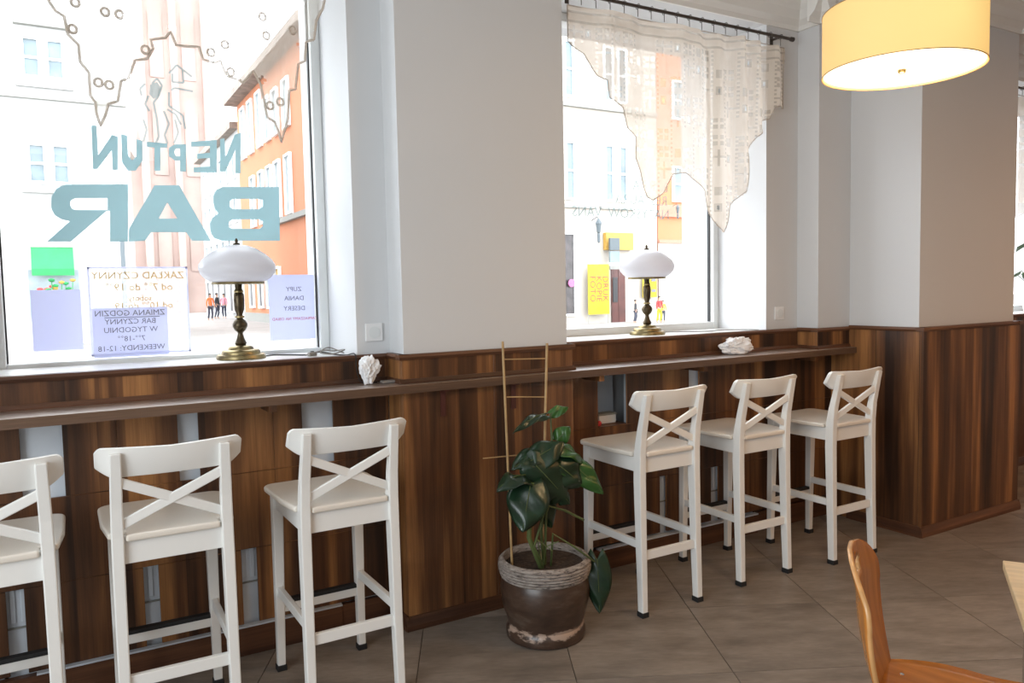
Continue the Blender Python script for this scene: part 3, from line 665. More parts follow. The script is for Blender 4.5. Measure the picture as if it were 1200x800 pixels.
# ------------------------------------------------------------------ curtain rods and lace curtains
def inside(x, y, poly):
    r_ = False; j = len(poly)-1
    for i in range(len(poly)):
        xi, yi = poly[i]; xj, yj = poly[j]
        if (yi > y) != (yj > y) and x < (xj-xi)*(y-yi)/(yj-yi)+xi: r_ = not r_
        j = i
    return r_
def lace(name, outline, cell, ywave, m_solid, m_net, label, motif, edge_r=.003, yb=3.2, net=True):
    root = empty(name, (0, yb, 0), 0, label, 'curtain')
    xs_ = [p[0] for p in outline]; zs_ = [p[1] for p in outline]
    x0, x1, z0, z1 = min(xs_), max(xs_), min(zs_), max(zs_)
    nx, nz = int((x1-x0)/cell)+1, int((z1-z0)/cell)+1
    for nm, mt, want in (('filet_pattern', m_solid, 1), ('netting', m_net, 0)):
        b = bmesh.new(); vv = {}
        def V(i, j):
            if (i, j) not in vv:
                x = x0+i*cell; zz = z0+j*cell
                vv[i, j] = b.verts.new((x, ywave(x, zz), zz))
            return vv[i, j]
        for i in range(nx):
            for j in range(nz):
                if not inside(x0+(i+.5)*cell, z0+(j+.5)*cell, outline): continue
                k = motif(i, j)
                if k == want: b.faces.new((V(i, j), V(i+1, j), V(i+1, j+1), V(i, j+1)))
        mb = MB(); mb.b.free(); mb.b = b
        o = mb.build(nm, mt, root)
        o['kind'] = 'stuff'
    n = len(outline); loop = []
    for i in range(n):
        a, c = outline[i], outline[(i+1) % n]
        for k in range(3):
            t = k/3; x, zz = a[0]+(c[0]-a[0])*t, a[1]+(c[1]-a[1])*t; loop.append((x, ywave(x, zz)-.001, zz))
    loop.append(loop[0]); MB().tube(loop, edge_r, 5).build('edging', M['lace_edge'] if edge_r < .0045 else M['lace_edge'], root)
    return root
def rod(x0, x1, y, z, label):
    r_ = empty('curtain_rod', (x0, y, z), 0, label, 'curtain rod')
    MB().tube([(0, 0, 0), (x1-x0, 0, 0)], .009, 12).build('pole', M['iron'], r_, smooth=True)
    for xx in (0, x1-x0): MB().lathe([(.001, -.014), (.013, -.012), (.014, .008), (.008, .014), (.001, .014)], 12).build('finial', M['iron'], r_, loc=(xx, 0, 0), rot=(0, math.radians(90), 0), smooth=True)
    for xx in (.12, x1-x0-.10): MB().bar((xx, 0, 0), (xx, YW-y, 0), .010, .010).box(xx-.012, xx+.012, YW-y-.004, YW-y, -.03, .03).build('bracket', M['iron'], r_)
    n = int((x1-x0)/.098)
    for i in range(n):
        xx = .16+i*(x1-x0-.26)/(n-1)
        MB().tube([(xx+.012*math.sin(a*math.pi/6)*.3, .014*math.cos(a*math.pi/6), .014*math.sin(a*math.pi/6)) for a in range(13)], .0018, 5).tube([(xx, 0, -.012), (xx, 0, -.052)], .002, 5).build('ring', M['iron'], r_)
    return r_
rod(2.12+.02, 3.83, 3.2, 2.929, 'dark metal curtain rod with clip rings over the right window')
rod(-.45, 1.24, 3.2, 2.93, 'dark metal curtain rod over the left window'); rod(6.05, 8.1, 3.2, 2.93, 'dark metal curtain rod over the window beyond the right pillar')
LR = [(2.227, 2.872), (2.228, 2.70), (2.254, 2.681), (2.321, 2.648), (2.393, 2.549), (2.446, 2.526), (2.455, 2.442), (2.542, 2.399), (2.574, 2.303), (2.636, 2.264), (2.634, 2.154), (2.674, 2.091), (2.702, 2.012), (2.73, 1.96), (2.765, 1.943), (2.825, 1.982), (2.886, 2.085), (2.96, 2.094), (3.053, 2.057), (3.123, 2.014), (3.161, 1.931), (3.213, 1.848), (3.259, 1.782), (3.299, 1.864), (3.326, 1.938), (3.401, 2.013), (3.428, 2.135), (3.429, 2.208), (3.47, 2.259), (3.526, 2.336), (3.575, 2.365), (3.61, 2.441), (3.661, 2.456), (3.682, 2.522), (3.733, 2.527), (3.77, 2.521), (3.775, 2.875)]
wave_r = lambda x, z: .020*math.sin(x*14+1.0)+.026*math.sin(x*41+z*1.5)*min(1, max(.15, (x-2.9)/.5))
def motif_r(i, j):
    # ladders of small square eyelets and stepped diamonds, as in filet crochet
    if j > 86: return 1 if j % 4 else 0
    p, q = i // 7, j // 8; u, v = i % 7, j % 8
    k = (p*5+q*3) % 7
    if k in (0, 3) and u in (2, 3, 4) and v in (2, 3, 4, 5): return -1 if (u == 3 and v in (3, 4) and k == 0) else 0
    if k in (1, 5) and u in (1, 2, 4, 5) and v in (2, 3, 5, 6): return 0
    if k == 2 and (u == 3 or v == 4): return 0
    if (u == 0 and v % 2 == 0 and k != 4): return 0
    return 1
lace('lace_curtain', LR, .0115, wave_r, M['lace'], M['lace_mesh'], 'cream filet lace curtain in two pointed falls over the right window', motif_r)
LL = [(0.021, 2.876), (0.02, 2.521), (0.039, 2.49), (0.064, 2.476), (0.074, 2.413), (0.104, 2.382), (0.107, 2.322), (0.132, 2.287), (0.133, 2.206), (0.148, 2.183), (0.149, 2.147), (0.16, 2.099), (0.179, 2.144), (0.189, 2.181), (0.22, 2.194), (0.235, 2.269), (0.258, 2.277), (0.283, 2.345), (0.324, 2.356), (0.346, 2.397), (0.339, 2.427), (0.392, 2.447), (0.411, 2.474), (0.429, 2.427), (0.474, 2.427), (0.508, 2.428), (0.521, 2.382), (0.558, 2.374), (0.583, 2.384), (0.603, 2.328), (0.65, 2.32), (0.663, 2.309), (0.704, 2.36), (0.731, 2.31), (0.745, 2.228), (0.753, 2.185), (0.782, 2.171), (0.798, 2.132), (0.806, 2.095), (0.826, 2.151), (0.837, 2.186), (0.849, 2.306), (0.873, 2.312), (0.887, 2.413), (0.912, 2.426), (0.919, 2.502), (0.951, 2.516), (0.964, 2.594), (0.995, 2.65), (1.003, 2.685), (1.001, 2.876)]
wave_l = lambda x, z: .010*math.sin(x*17)+.006*math.sin(x*31+z*3)
def motif_l(i, j):
    u, v = i % 14, j % 14
    if u in (5, 6, 7) and v in (5, 6, 7): return -1 if (u == 6 or v == 6) else 1
    return 0 if (i+j) % 9 else 1
cl = lace('lace_curtain', LL, .0115, wave_l, M['lace_thin'], M['lace_thin'], 'sheer scalloped lace curtain hanging into the top of the left window', motif_l, .0055)
for k, (x, zz) in enumerate([(0.101, 2.526), (0.194, 2.508), (0.24, 2.504), (0.16, 2.254), (0.195, 2.249), (0.088, 2.433), (0.602, 2.448), (0.55, 2.411), (0.619, 2.346), (0.749, 2.577), (0.762, 2.506), (0.868, 2.545), (0.765, 2.233), (0.809, 2.255), (0.319, 2.387)]):
    MB().tube([(x+.013*math.cos(a*math.pi/6), wave_l(x, zz)-.004, zz+.014*math.sin(a*math.pi/6)) for a in range(13)], .0052, 5, False).build('eyelet_ring', M['lace_edge'], cl)
L3 = [(6.1, 2.87), (6.1, 2.2), (6.25, 2.0), (6.4, 1.96), (6.6, 2.1), (6.8, 2.3), (7.1, 2.1), (7.3, 1.95), (7.5, 2.1), (7.8, 2.4), (8.0, 2.5), (8.0, 2.87)]
lace('lace_curtain', L3, .02, wave_r, M['lace'], M['lace_mesh'], 'lace curtain in the window beyond the right pillar, mostly out of frame', motif_r)

# ------------------------------------------------------------------ potted monstera and its bamboo trellis
PC = Vector((1.738, 2.745, 0))
pl = empty('potted_plant', PC, 0, 'large dark-leaved plant in a brown glazed pot standing before the pillar', 'potted plant')
prof = [(.001, 0), (.160, 0), (.168, .006), (.171, .030), (.168, .050), (.160, .060), (.164, .080), (.179, .125), (.189, .175), (.191, .215), (.185, .255), (.176, .272), (.160, .272), (.155, .25), (.001, .25)]
po = MB().lathe(prof, 56).build('pot', M['pot'], pl, smooth=True)
cp = [(.160, .272)]
for i in range(6):
    zz = .262+i*.0125; rr = .184+.010*math.sin(i/5*math.pi*.75); cp += [(rr, zz), (rr+.006, zz+.006), (rr+.001, zz+.0115)]
cp += [(.186, .342), (.176, .343), (.170, .335), (.168, .30)]
MB().lathe(cp, 56).build('collar', M['collar'], pl, smooth=True)
b = bmesh.new(); 
so = MB(); rings = []
for k in range(9):
    rr = .004+.164*k/8; rings.append([(rr*math.cos(a*math.pi/16), rr*math.sin(a*math.pi/16), .312+random.uniform(-.005, .005)*(k < 8)) for a in range(32)])
so.loft(rings, True); so.build('soil', M['soil'], pl, smooth=True)
def leaf(base, tip, nrm, wid, mt, bend=.12, slits=0, name='leaf'):
    base, tip, nrm = Vector(base)-PC, Vector(tip)-PC, Vector(nrm)
    d = tip-base; L = d.length; d.normalize(); s_ = d.cross(nrm).normalized(); nn = s_.cross(d).normalized()
    n, m_ = 22, 5; mb = MB(); vs = []
    for i in range(n+1):
        t = i/n
        wdt = wid/2*(math.sin(math.pi*min(1, (t*.96+.04))**.72)**.75)*(1.0-.15*t)
        back = -.16*L*(1-t)**3
        row = []
        for j in range(-m_, m_+1):
            e = abs(j)/m_; ww = wdt
            if slits and .3 < t < .92 and e > .55 and (i % slits == 0): ww = wdt*.72
            x = ww*(j/m_)
            off = back*e*1.2 if t < .35 else 0
            pos = base+d*(t*L+off*(1-t/.35 if t < .35 else 0))+s_*x+nn*(-bend*L*(t-.35)**2*1.6-.10*wid*e*e+.005*math.sin(t*11+j*.7))
            row.append(mb.b.verts.new(pos))
        vs.append(row)
    for i in range(n):
        for j in range(2*m_): mb.b.faces.new((vs[i][j], vs[i+1][j], vs[i+1][j+1], vs[i][j+1]))
    o = mb.build(name, M[mt], pl, smooth=True); o.modifiers.clear() if hasattr(o.modifiers, 'clear') else None
    k = o.modifiers.new('thickness', 'SOLIDIFY'); k.thickness = .0012
    uvl = o.data.uv_layers[0].data
    mid = MB().tube([base+nn*.001, base+d*L*.35+nn*.002, base+d*L*.7+nn*(-bend*L*.16), base+d*L*.96+nn*(-bend*L*.55)], [.0022, .0018, .0012, .0007], 5)
    mid.build('midrib', M['stem'], o)
    return o
Yp = 2.66
def A(x, y, dy=0): return at(x, y, Yp+dy)
cf = Vector((-.5, -.8, .25))
leaf(A(622, 566, -.02), A(612, 622, -.08), cf+Vector((0, 0, .2)), .185, 'leaf_dark', .15, 0)
leaf(A(618, 556, .02), A(586, 560, -.02), Vector((-.2, -.3, 1)), .13, 'leaf_dark', .5)
leaf(A(628, 545, .0), A(672, 592, -.03), cf+Vector((0, 0, .35)), .205, 'leaf_dark', .15, 3)
leaf(A(622, 540, .03), A(662, 515, .0), Vector((-.35, -.8, .7)), .13, 'leaf_dark', .2)
leaf(A(652, 522, .03), A(692, 534, .0), Vector((-.2, -.5, .9)), .095, 'leaf_green', .5)
leaf(A(668, 540, .04), A(710, 578, -.05), Vector((-.5, -.6, .6)), .110, 'leaf_green', .2)
leaf(A(652, 516, .05), A(668, 500, .02), Vector((-.3, -.9, .4)), .08, 'leaf_green', .2)
leaf(A(640, 484, .06), A(603, 498, .02), Vector((-.2, -.45, .9)), .060, 'leaf_dark', .3)
leaf(A(646, 484, .06), A(666, 476, .03), Vector((-.2, -.8, .6)), .055, 'leaf_green', .2)
leaf(A(700, 655, -.04), A(703, 720, -.08), cf, .125, 'leaf_dark', .1)
leaf(A(640, 535, .05), A(604, 538, .03), Vector((-.3, -.3, .9)), .10, 'leaf_dark', .4)
leaf(A(655, 545, .0), A(686, 570, -.02), Vector((-.5, -.7, .5)), .15, 'leaf_dark', .2)
leaf(A(632, 556, .06), A(662, 588, .05), Vector((-.4, -.8, .2)), .16, 'leaf_dark', .2)
leaf(A(630, 575, .03), A(648, 622, .02), Vector((-.4, -.8, .1)), .12, 'leaf_dark', .2)
leaf(A(610, 548, .05), A(640, 520, .05), Vector((-.4, -.7, .6)), .12, 'leaf_dark', .2)
leaf(A(645, 530, .02), A(690, 560, .03), Vector((-.3, -.7, .8)), .13, 'leaf_green', .3)
def stem(pts, r0, r1, name='stem'):
    P = [Vector(p)-PC for p in pts]; n = len(P); rs = [r0+(r1-r0)*i/(n-1) for i in range(n)]
    return MB().tube(P, rs, 8).build(name, M['stem'], pl, smooth=True)
s0 = Vector((1.70, 2.70, .295))
stem([s0, A(620, 630), A(621, 600), A(624, 566, -.02)], .012, .008)
stem([s0+Vector((.02, .02, 0)), A(634, 620, .05), A(642, 580, .05), A(648, 540, .05), A(645, 484, .06)], .008, .004)
stem([s0+Vector((.01, .0, 0)), A(626, 640), A(640, 592), A(662, 598, -.02), A(684, 609, -.02)], .006, .005)
stem([s0+Vector((.04, .0, 0)), A(648, 625, -.02), A(672, 640, -.04), A(697, 658, -.04)], .005, .004)
stem([s0+Vector((.03, .03, 0)), A(640, 600, .02), A(655, 560, .03), A(668, 541, .04)], .006, .004)
stem([s0+Vector((-.01, .0, 0)), A(618, 620, .02), A(616, 585, .02), A(619, 556, .02)], .005, .004)
stem([s0, A(640, 640, -.06), A(655, 634, -.08)], .003, .002); stem([s0, A(630, 632, -.05), A(648, 646, -.08)], .003, .002)
tr = empty('bamboo_trellis', (PC.x, PC.y, .30), 0, 'slim bamboo cane trellis stuck in the plant pot', 'trellis')
def TL(x, y, dy=0): return at(x, y, 2.80+dy)-Vector((PC.x, PC.y, .30))
ca, cb = TL(589, 400), TL(600, 655, -.02); cc, cd = TL(641, 402), TL(635, 652, -.02)
cb.z = .0; cd.z = .0
MB().tube([ca, (ca+cb)/2, cb], .0055, 8).build('cane', M['bamboo'], tr, smooth=True); MB().tube([cc, (cc+cd)/2, cd], .006, 8).build('cane', M['bamboo'], tr, smooth=True)
for p, q in (((594, 465), (641, 465)), ((566, 537), (640, 530)), ((591, 421), (641, 420))): MB().tube([TL(*p), TL(*q)], .0028, 6).build('crossbar', M['bamboo'], tr)

# ------------------------------------------------------------------ pendant lamp
PL = Vector((2.484, 1.623, 2.186)); PR = .25
pn = empty('pendant_lamp', PL, 0, 'round yellow drum pendant lamp, lit, at the top right', 'lamp')
mb = MB(); n = 72
mb.loft([[((PR-t)*math.cos(2*math.pi*k/n), (PR-t)*math.sin(2*math.pi*k/n), zz) for k in range(n)] for t, zz in ((0, 0), (0, .205), (.003, .205), (.003, 0))], False)
mb.b.faces.ensure_lookup_table(); mb.build('lamp_shade', M['shade'], pn, smooth=True)
for zz in (0, .203):
    MB().tube([((PR+.0005)*math.cos(2*math.pi*k/n), (PR+.0005)*math.sin(2*math.pi*k/n), zz) for k in range(n+1)], .0018, 6, False).build('rim', M['bamboo'], pn)
sa = math.radians(-2)
MB().bar((PR*1.001*math.cos(sa), PR*1.001*math.sin(sa), .002), (PR*1.001*math.cos(sa), PR*1.001*math.sin(sa), .203), .003, .002).build('seam', M['bamboo'], pn)
MB().lathe([(.001, .006), (PR-.005, .006), (PR-.005, .010), (.001, .010)], 72).build('diffuser', M['glow_disc'], pn)
MB().lathe([(.001, -.010), (.008, -.009), (.013, -.004), (.014, .004), (.001, .005)], 16).build('knob', M['brass'], pn, smooth=True)
MB().tube([(0, 0, .19), (0, 0, ZC-PL.z-.03)], .004, 8).build('cord', M['plastic_white'], pn)
for a in range(3):
    MB().tube([(0, 0, .196), (PR*.99*math.cos(a*2.094), PR*.99*math.sin(a*2.094), .196)], .0025, 6).build('spoke', M['chrome'], pn)
MB().lathe([(.001, ZC-PL.z-.035), (.05, ZC-PL.z-.03), (.055, ZC-PL.z), (.001, ZC-PL.z)], 24).build('canopy', M['plastic_white'], pn, smooth=True)
pt = bpy.data.lights.new('pendant_bulb', 'POINT'); pt.energy = 10; pt.color = (1, .64, .32); pt.shadow_soft_size = .10
po_ = bpy.data.objects.new('pendant_bulb', pt); po_.location = PL+Vector((0, 0, -.13)); C.objects.link(po_)

# ------------------------------------------------------------------ plywood chair and table, lower right
e1 = Vector((.842, .540, 0)); e2 = Vector((.540, -.842, 0))    # along the table's left edge / away from it
TC = Vector((2.116, 1.081, 0))
tb_ = empty('dining_table', TC, math.atan2(e2.y, e2.x), 'pale wood table top corner at the right edge', 'table')
# local frame: +x = e2, +y = e1 ; corner at the origin, the top spreads to +x, -y
MB().box(0, 1.1, -.75, 0, .715, .74).build('tabletop', M['table'], tb_, bevel=.003)
for x_ in (.06, 1.04):
    for y_ in (-.06, -.69): MB().tube([(x_, y_, 0), (x_, y_, .715)], .018, 12).build('leg', M['chrome'], tb_, smooth=True)
CHP = Vector((1.692, 1.180, 0)); CHA = math.radians(-58)
ch = empty('plywood_chair', CHP, CHA, 'orange bent plywood chair with a handle slot, bottom right', 'chair')
# local: +x = forward (towards the table side), y = width
def shell():
    mb = MB(); nz, ny = 30, 16
    hole = lambda z_, y_: abs(z_-.770) < .020 and abs(y_) < .052
    prof = []
    for i in range(nz+1):
        t = i/nz; zz = .465+t*.362
        xx = .035-.055*t-.02*math.sin(t*math.pi)
        if t > .75: xx -= .02*(t-.75)/.25
        hw = .135+.060*math.sin(min(1, t*1.25)*math.pi/2)
        if t > .62: hw = .195*math.sqrt(max(0.0, 1-((t-.62)/.385)**2.6))
        prof.append((xx, zz, max(hw, .012)))
    V = []
    for (xx, zz, hw) in prof:
        row = []
        for j in range(ny+1):
            y_ = -hw+2*hw*j/ny
            row.append(mb.b.verts.new((xx+.9*y_*y_, y_, zz)))
        V.append(row)
    for i in range(nz):
        for j in range(ny):
            zc = (prof[i][1]+prof[i+1][1])/2; yc = (V[i][j].co.y+V[i][j+1].co.y)/2
            if hole(zc, yc): continue
            mb.b.faces.new((V[i][j], V[i+1][j], V[i+1][j+1], V[i][j+1]))
    for v in [v for v in mb.b.verts if not v.link_faces]: mb.b.verts.remove(v)
    return mb
o = shell().build('backrest', M['ply'], ch, smooth=True)
o.modifiers.clear(); k = o.modifiers.new('t', 'SOLIDIFY'); k.thickness = .011; k.offset = 0; k.material_offset_rim = 1; o.data.materials.append(M['ply_edge'])
# lower tongue of the back joining the seat, and the seat
mb = MB(); V = []
for i in range(25):
    t = i/24; xx = .035+.40*t if t > 0 else .035
    zz = .472+.012*math.cos(t*math.pi*1.2)-.016*math.sin(t*math.pi)
    hw = .135+.090*math.sin(min(1, t*1.9)*math.pi/2)
    if t > .8: hw *= math.sqrt(max(.02, 1-((t-.8)/.205)**2*.75))
    V.append([mb.b.verts.new((xx, -hw+2*hw*j/12, zz+.35*((-hw+2*hw*j/12))**2*(1-t))) for j in range(13)])
for i in range(24):
    for j in range(12): mb.b.faces.new((V[i][j], V[i+1][j], V[i+1][j+1], V[i][j+1]))
o = mb.build('seat', M['ply'], ch, smooth=True); o.modifiers.clear(); k = o.modifiers.new('t', 'SOLIDIFY'); k.thickness = .011; k.material_offset_rim = 1; o.data.materials.append(M['ply_edge'])
for s_ in (-1, 1):
    MB().tube([(.41, s_*.17, 0.004), (.37, s_*.165, .40), (.33, s_*.15, .434), (.10, s_*.13, .434), (.04, s_*.15, .41), (-.06, s_*.18, .004)], .010, 10).build('leg', M['chrome'], ch, smooth=True)
    MB().lathe([(.001, 0), (.012, 0), (.011, .004), (.005, .007), (.001, .007)], 16, (.075, s_*.09, .474)).build('screw', M['chrome'], ch, smooth=True)
MB().tube([(.10, -.13, .434), (.10, .13, .434)], .009, 8).build('frame_bar', M['chrome'], ch, smooth=True)

# ------------------------------------------------------------------ plant in the window beyond the right pillar
p3 = empty('window_plant', (7.25, 3.5, ZS), 0, 'leafy potted plant on the sill beyond the right pillar, one leaf in frame', 'potted plant')
MB().lathe([(.001, 0), (.07, 0), (.09, .14), (.08, .15), (.001, .14)], 24).build('pot', M['plastic_white'], p3, smooth=True)
rn = random.Random(4)
for k in range(12):
    a = rn.uniform(0, 6.28); hgt = rn.uniform(.3, .85); rr = rn.uniform(.1, .30)
    q = Vector((rr*math.cos(a), rr*math.sin(a)*.6, hgt)); MB().tube([(0, 0, .13), (q.x*.3, q.y*.3, hgt*.7), q], .003, 5).build('stem', M['stem'], p3)
    d = Vector((math.cos(a), math.sin(a)*.6, -.5)).normalized(); s_ = d.cross(Vector((0, 0, 1))).normalized()
    mb = MB(); mb.face([q, q+d*.05+s_*.04, q+d*.13, q+d*.05-s_*.04]); mb.build('leaf', M['leaf_green'], p3)

# ------------------------------------------------------------------ outside: street and houses
st(MB().box(-60, 90, YO, 130, -.25, -.02).build('street', M['paving']))
def house(label, x0, x1, y0, y1, h, wm, name='house'):
    r_ = empty(name, ((x0+x1)/2, y0, 0), 0, label, 'building'); r_['o'] = 0
    r_.location = (x0, y0, -.02)
    MB().box(0, x1-x0, 0, y1-y0, 0, h).build('wall', M[wm], r_)
    return r_
def fwin(par, x0, x1, z0, z1, m_='far_pane', mull=True, fr=.09, sill=True):      # on the face that looks to -y; local coordinates
    mb = MB(); mb.box(x0-fr, x0, -.10, .02, z0-fr, z1+fr).box(x1, x1+fr, -.10, .02, z0-fr, z1+fr).box(x0, x1, -.10, .02, z1, z1+fr).box(x0, x1, -.10, .02, z0-fr, z0)
    if mull:
        zc = z0+(z1-z0)*.5; mb.box(x0, x1, -.07, .01, zc-.04, zc+.04)
    w_ = mb.build('window', M['white_frame'], par); MB().box(x0, x1, -.02, .0, z0, z1).build('pane', M[m_], w_)
    return w_
def xwin(par, y0, y1, z0, z1, m_='curtain_pane', fr=.12):                        # on the face that looks to -x
    mb = MB(); mb.box(-.14, .02, y0-fr, y0, z0-fr, z1+fr).box(-.14, .02, y1, y1+fr, z0-fr, z1+fr).box(-.14, .02, y0, y1, z1, z1+fr).box(-.14, .02, y0, y1, z0-fr, z0)
    w_ = mb.build('window', M['white_frame'], par); MB().box(-.03, 0, y0, y1, z0, z1).build('pane', M[m_], w_); return w_
h1 = house('white rendered townhouse with paired windows, left of the side street', -14, 2.35, 30, 42, 17, 'white_wall')
for c_ in (-12.6, -8.8, -4.9, -1.0):
    X0 = 14+c_
    for z0, z1 in ((5.4, 6.55), (8.8, 9.95), (12.4, 13.6)):
        fwin(h1, X0+.40, X0+.78, z0, z1); fwin(h1, X0+1.08, X0+1.46, z0, z1)
    MB().box(X0+.15, X0+1.75, -.22, 0, 10.38, 10.52).build('cornice', M['grey_trim'], h1)
    MB().box(X0+.12, X0+1.75, -.18, 0, 8.42, 8.52).build('sill', M['white_wall'], h1)
    MB().box(X0+.12, X0+1.75, -.18, 0, 5.02, 5.12).build('sill', M['white_wall'], h1)
MB().box(0, 16.3, -.14, 0, 8.05, 8.16).build('string_course', M['grey_trim'], h1)
MB().box(0, 16.35, -.35, 12.2, 16.7, 17.1).build('cornice', M['grey_trim'], h1)
MB().box(13.15, 14.6, -.03, 0, .9, 2.5).build('shop_window', M['curtain_pane'], h1)
aw = empty('awning', (-.73, 30, 2.5), 0, 'bright green shop awning seen above the notice sheet', 'awning')
MB().xprism([(-.02, .75), (-.5, .0), (-.5, -.04), (-.02, .70)], 0, 1.2).build('canopy', M['awning'], aw); MB().box(0, 1.2, -.52, -.5, -.22, 0).build('valance', M['awning'], aw)
MB().box(-.03, 1.23, -.06, -.02, .72, .80).build('cassette', M['grey_trim'], aw)
st_ = empty('flower_stall', (-.55, 29.2, -.02), 0, 'flower stall with orange and red blooms under the green awning', 'stall')
MB().box(0, 1.0, -.2, .2, .62, .7).build('counter_board', M['bamboo'], st_)
for x_ in (.05, .95): MB().box(x_-.03, x_+.03, -.15, .15, 0, .62).build('trestle', M['bamboo'], st_)
rn = random.Random(2)
for k in range(16):
    x_ = rn.uniform(.0, 1.0); zz = rn.uniform(1.7, 2.15); mt = rn.choice(['amber', 'top_red', 'amber', 'awning'])
    q = (x_, rn.uniform(-.1, .1), zz); MB().tube([(x_*.8+.1, 0, .70), q], .012, 5).build('flower_stem', M['awning'], st_)
    MB().lathe([(.01, -.05), (.08, -.02), (.09, .03), (.01, .06)], 8, q).build('bloom', M[mt], st_)
# orange corner house along the side street (its long face looks to -x)
h2 = empty('house', (10.05, 27.5, -.02), 0, 'orange rendered corner house with tall white windows along the side street', 'building')
MB().box(0, 9.0, 6.5, 23.0, 0, 13.2).build('wall', M['orange_wall'], h2)
MB().box(-.75, 9.2, 6.2, 23.2, 13.2, 13.6).build('eaves', M['roof'], h2)
MB().loft([[(-.75, 6.2, 13.6), (9.2, 6.2, 13.6), (4.3, 6.2, 16.5)], [(-.75, 23.2, 13.6), (9.2, 23.2, 13.6), (4.3, 23.2, 16.5)]]).build('roof', M['roof'], h2)
MB().box(-.22, 0, 6.5, 15.3, 5.15, 5.4).build('string_course', M['grey_trim'], h2)
for y0 in (10.6, 12.7, 14.5, 16.4, 18.6, 20.6):
    xwin(h2, y0, y0+.95, 9.8, 11.9 if y0 < 15 else 12.6); 
    if y0 < 20: xwin(h2, y0+.1, y0+1.0, 5.6, 8.3)
for y0, m_ in ((13.6, 'amber'), (15.6, 'curtain_pane'), (17.6, 'shop_dark'), (20.0, 'shop_dark')): xwin(h2, y0, y0+.9, .9, 2.9, m_)
MB().box(-.06, 0, 9, 22.9, 0, .5).build('plinth', M['grey_trim'], h2)
h3 = empty('house', (10.2, 51.2, -.02), 0, 'pale grey house beyond the orange one with a row of dark windows', 'building')
MB().box(0, 8, 0, 15, 0, 12).build('wall', M['white_wall'], h3); MB().box(-.5, 8, -.1, 15, 12, 12.4).build('eaves', M['roof'], h3)
for y0 in (1, 3.2, 5.6, 8, 10.4, 12.6):
    for z0 in (3.6, 6.4, 9.2): xwin(h3, y0, y0+1.0, z0, z0+1.7, 'far_pane')
    xwin(h3, y0, y0+1.3, .5, 2.6, 'shop_dark')
tw = empty('church', (7.4, 80, -.02), 0, 'pale brick church tower closing the side street', 'church')
MB().box(0, 5.8, 0, 8, 0, 36).build('tower', M['brick_far'], tw); 
for x_ in (-.2, 2.6, 5.4): MB().box(x_, x_+.6, -.9, 0, 0, 30).build('buttress', M['brick_far'], tw)
for x_ in (.9, 3.7):
    for z0 in (4, 13, 22): MB().box(x_, x_+1.2, -.1, .05, z0, z0+6).build('lancet', M['brick_far'], tw)
MB().box(-6, 0, 2, 8, 0, 14).build('nave', M['brick_far'], tw); MB().loft([[(-6, 2, 14), (0, 2, 14), (-3, 2, 19)], [(-6, 8, 14), (0, 8, 14), (-3, 8, 19)]]).build('nave_roof', M['roof'], tw)
# row seen through the right window
Y2 = 27.5
h4 = house('cream townhouse with shop fronts and slim windows behind the right lamp', 12.0, 23.85, Y2, Y2+6, 16.5, 'cream_wall')
for c_ in (13.1, 16.9, 18.85, 20.93):
    X0 = c_-12
    for z0, z1 in ((5.4, 7.7), (9.7, 11.9), (13.2, 15.2)):
        fwin(h4, X0, X0+.36, z0, z1); 
        if c_ != 18.85: fwin(h4, X0+.76, X0+1.12, z0, z1)
        MB().box(X0-.35, X0+1.5, -.16, 0, z0-.42, z0-.30).build('sill', M['grey_trim'], h4)
MB().box(0, 11.8, -.2, 0, 9.22, 9.36).build('string_course', M['grey_trim'], h4); MB().box(-.2, 11.8, -.3, 6, 16.2, 16.7).build('cornice', M['grey_trim'], h4)
fwin(h4, 6.30, 7.15, .45, 3.85, 'shop_dark', False); 
MB().box(8.75, 10.25, -.25, -.02, 3.2, 3.95).build('fascia_sign', M['amber'], h4)
dr = empty('door', (21.15, Y2-.02, -.02), 0, 'dark red double door under the amber sign', 'door')
MB().box(0, .36, -.05, 0, 0, 2.35).build('leaf', M['door_red'], dr); MB().box(.38, .76, -.05, 0, 0, 2.35).build('leaf', M['door_red'], dr); MB().box(-.08, .84, -.03, .0, 2.35, 2.5).build('lintel', M['grey_trim'], dr)
MB().box(.05, .31, -.08, -.05, .9, 2.0).build('glazing', M['black'], dr)
bn = empty('banner', (19.66, Y2-.35, .38), 0, 'tall yellow banner with orange vertical writing seen left of the right lamp', 'banner')
MB().box(0, 1.12, -.02, .02, 0, 2.16).build('sheet', M['yellow'], bn)
for i, s_ in enumerate(('FOTO', 'KOPIE', 'DRUK')):
    t = text(s_, .22+.34*i, 1.1, .42, M['top_red'], -.03, bn, False); t.rotation_euler = (math.radians(90), math.radians(90), 0)
for x_ in (0.02, 1.08): MB().tube([(x_, .02, -.40), (x_, .02, 2.2)], .02, 6).build('pole', M['grey_trim'], bn)
b2 = empty('banner', (22.80, Y2-.2, 1.05), 0, 'small yellow sign half hidden by the right lamp stem', 'sign')
MB().box(0, .82, -.02, .02, 0, 1.1).build('panel', M['yellow'], b2)
for x_ in (.18, .62):
    for zz in (.3, .78): MB().box(x_-.12, x_+.12, -.04, -.02, zz-.06, zz+.06).build('mark', M['ink'], b2)
MB().box(.40, .42, .02, .20, .5, .6).build('bracket', M['grey_trim'], b2)
hs = empty('hanging_sign', (20.72, Y2-.5, 3.05), 0, 'small dark hanging sign box left of the amber fascia', 'sign'); MB().box(0, .52, -.05, .05, .1, .62).build('panel', M['lantern'], hs); MB().box(0, .52, -.05, .05, -.42, .05).build('lower_panel', M['far_pane'], hs); MB().box(.2, .24, .05, .5, .4, .44).build('bracket', M['lantern'], hs)
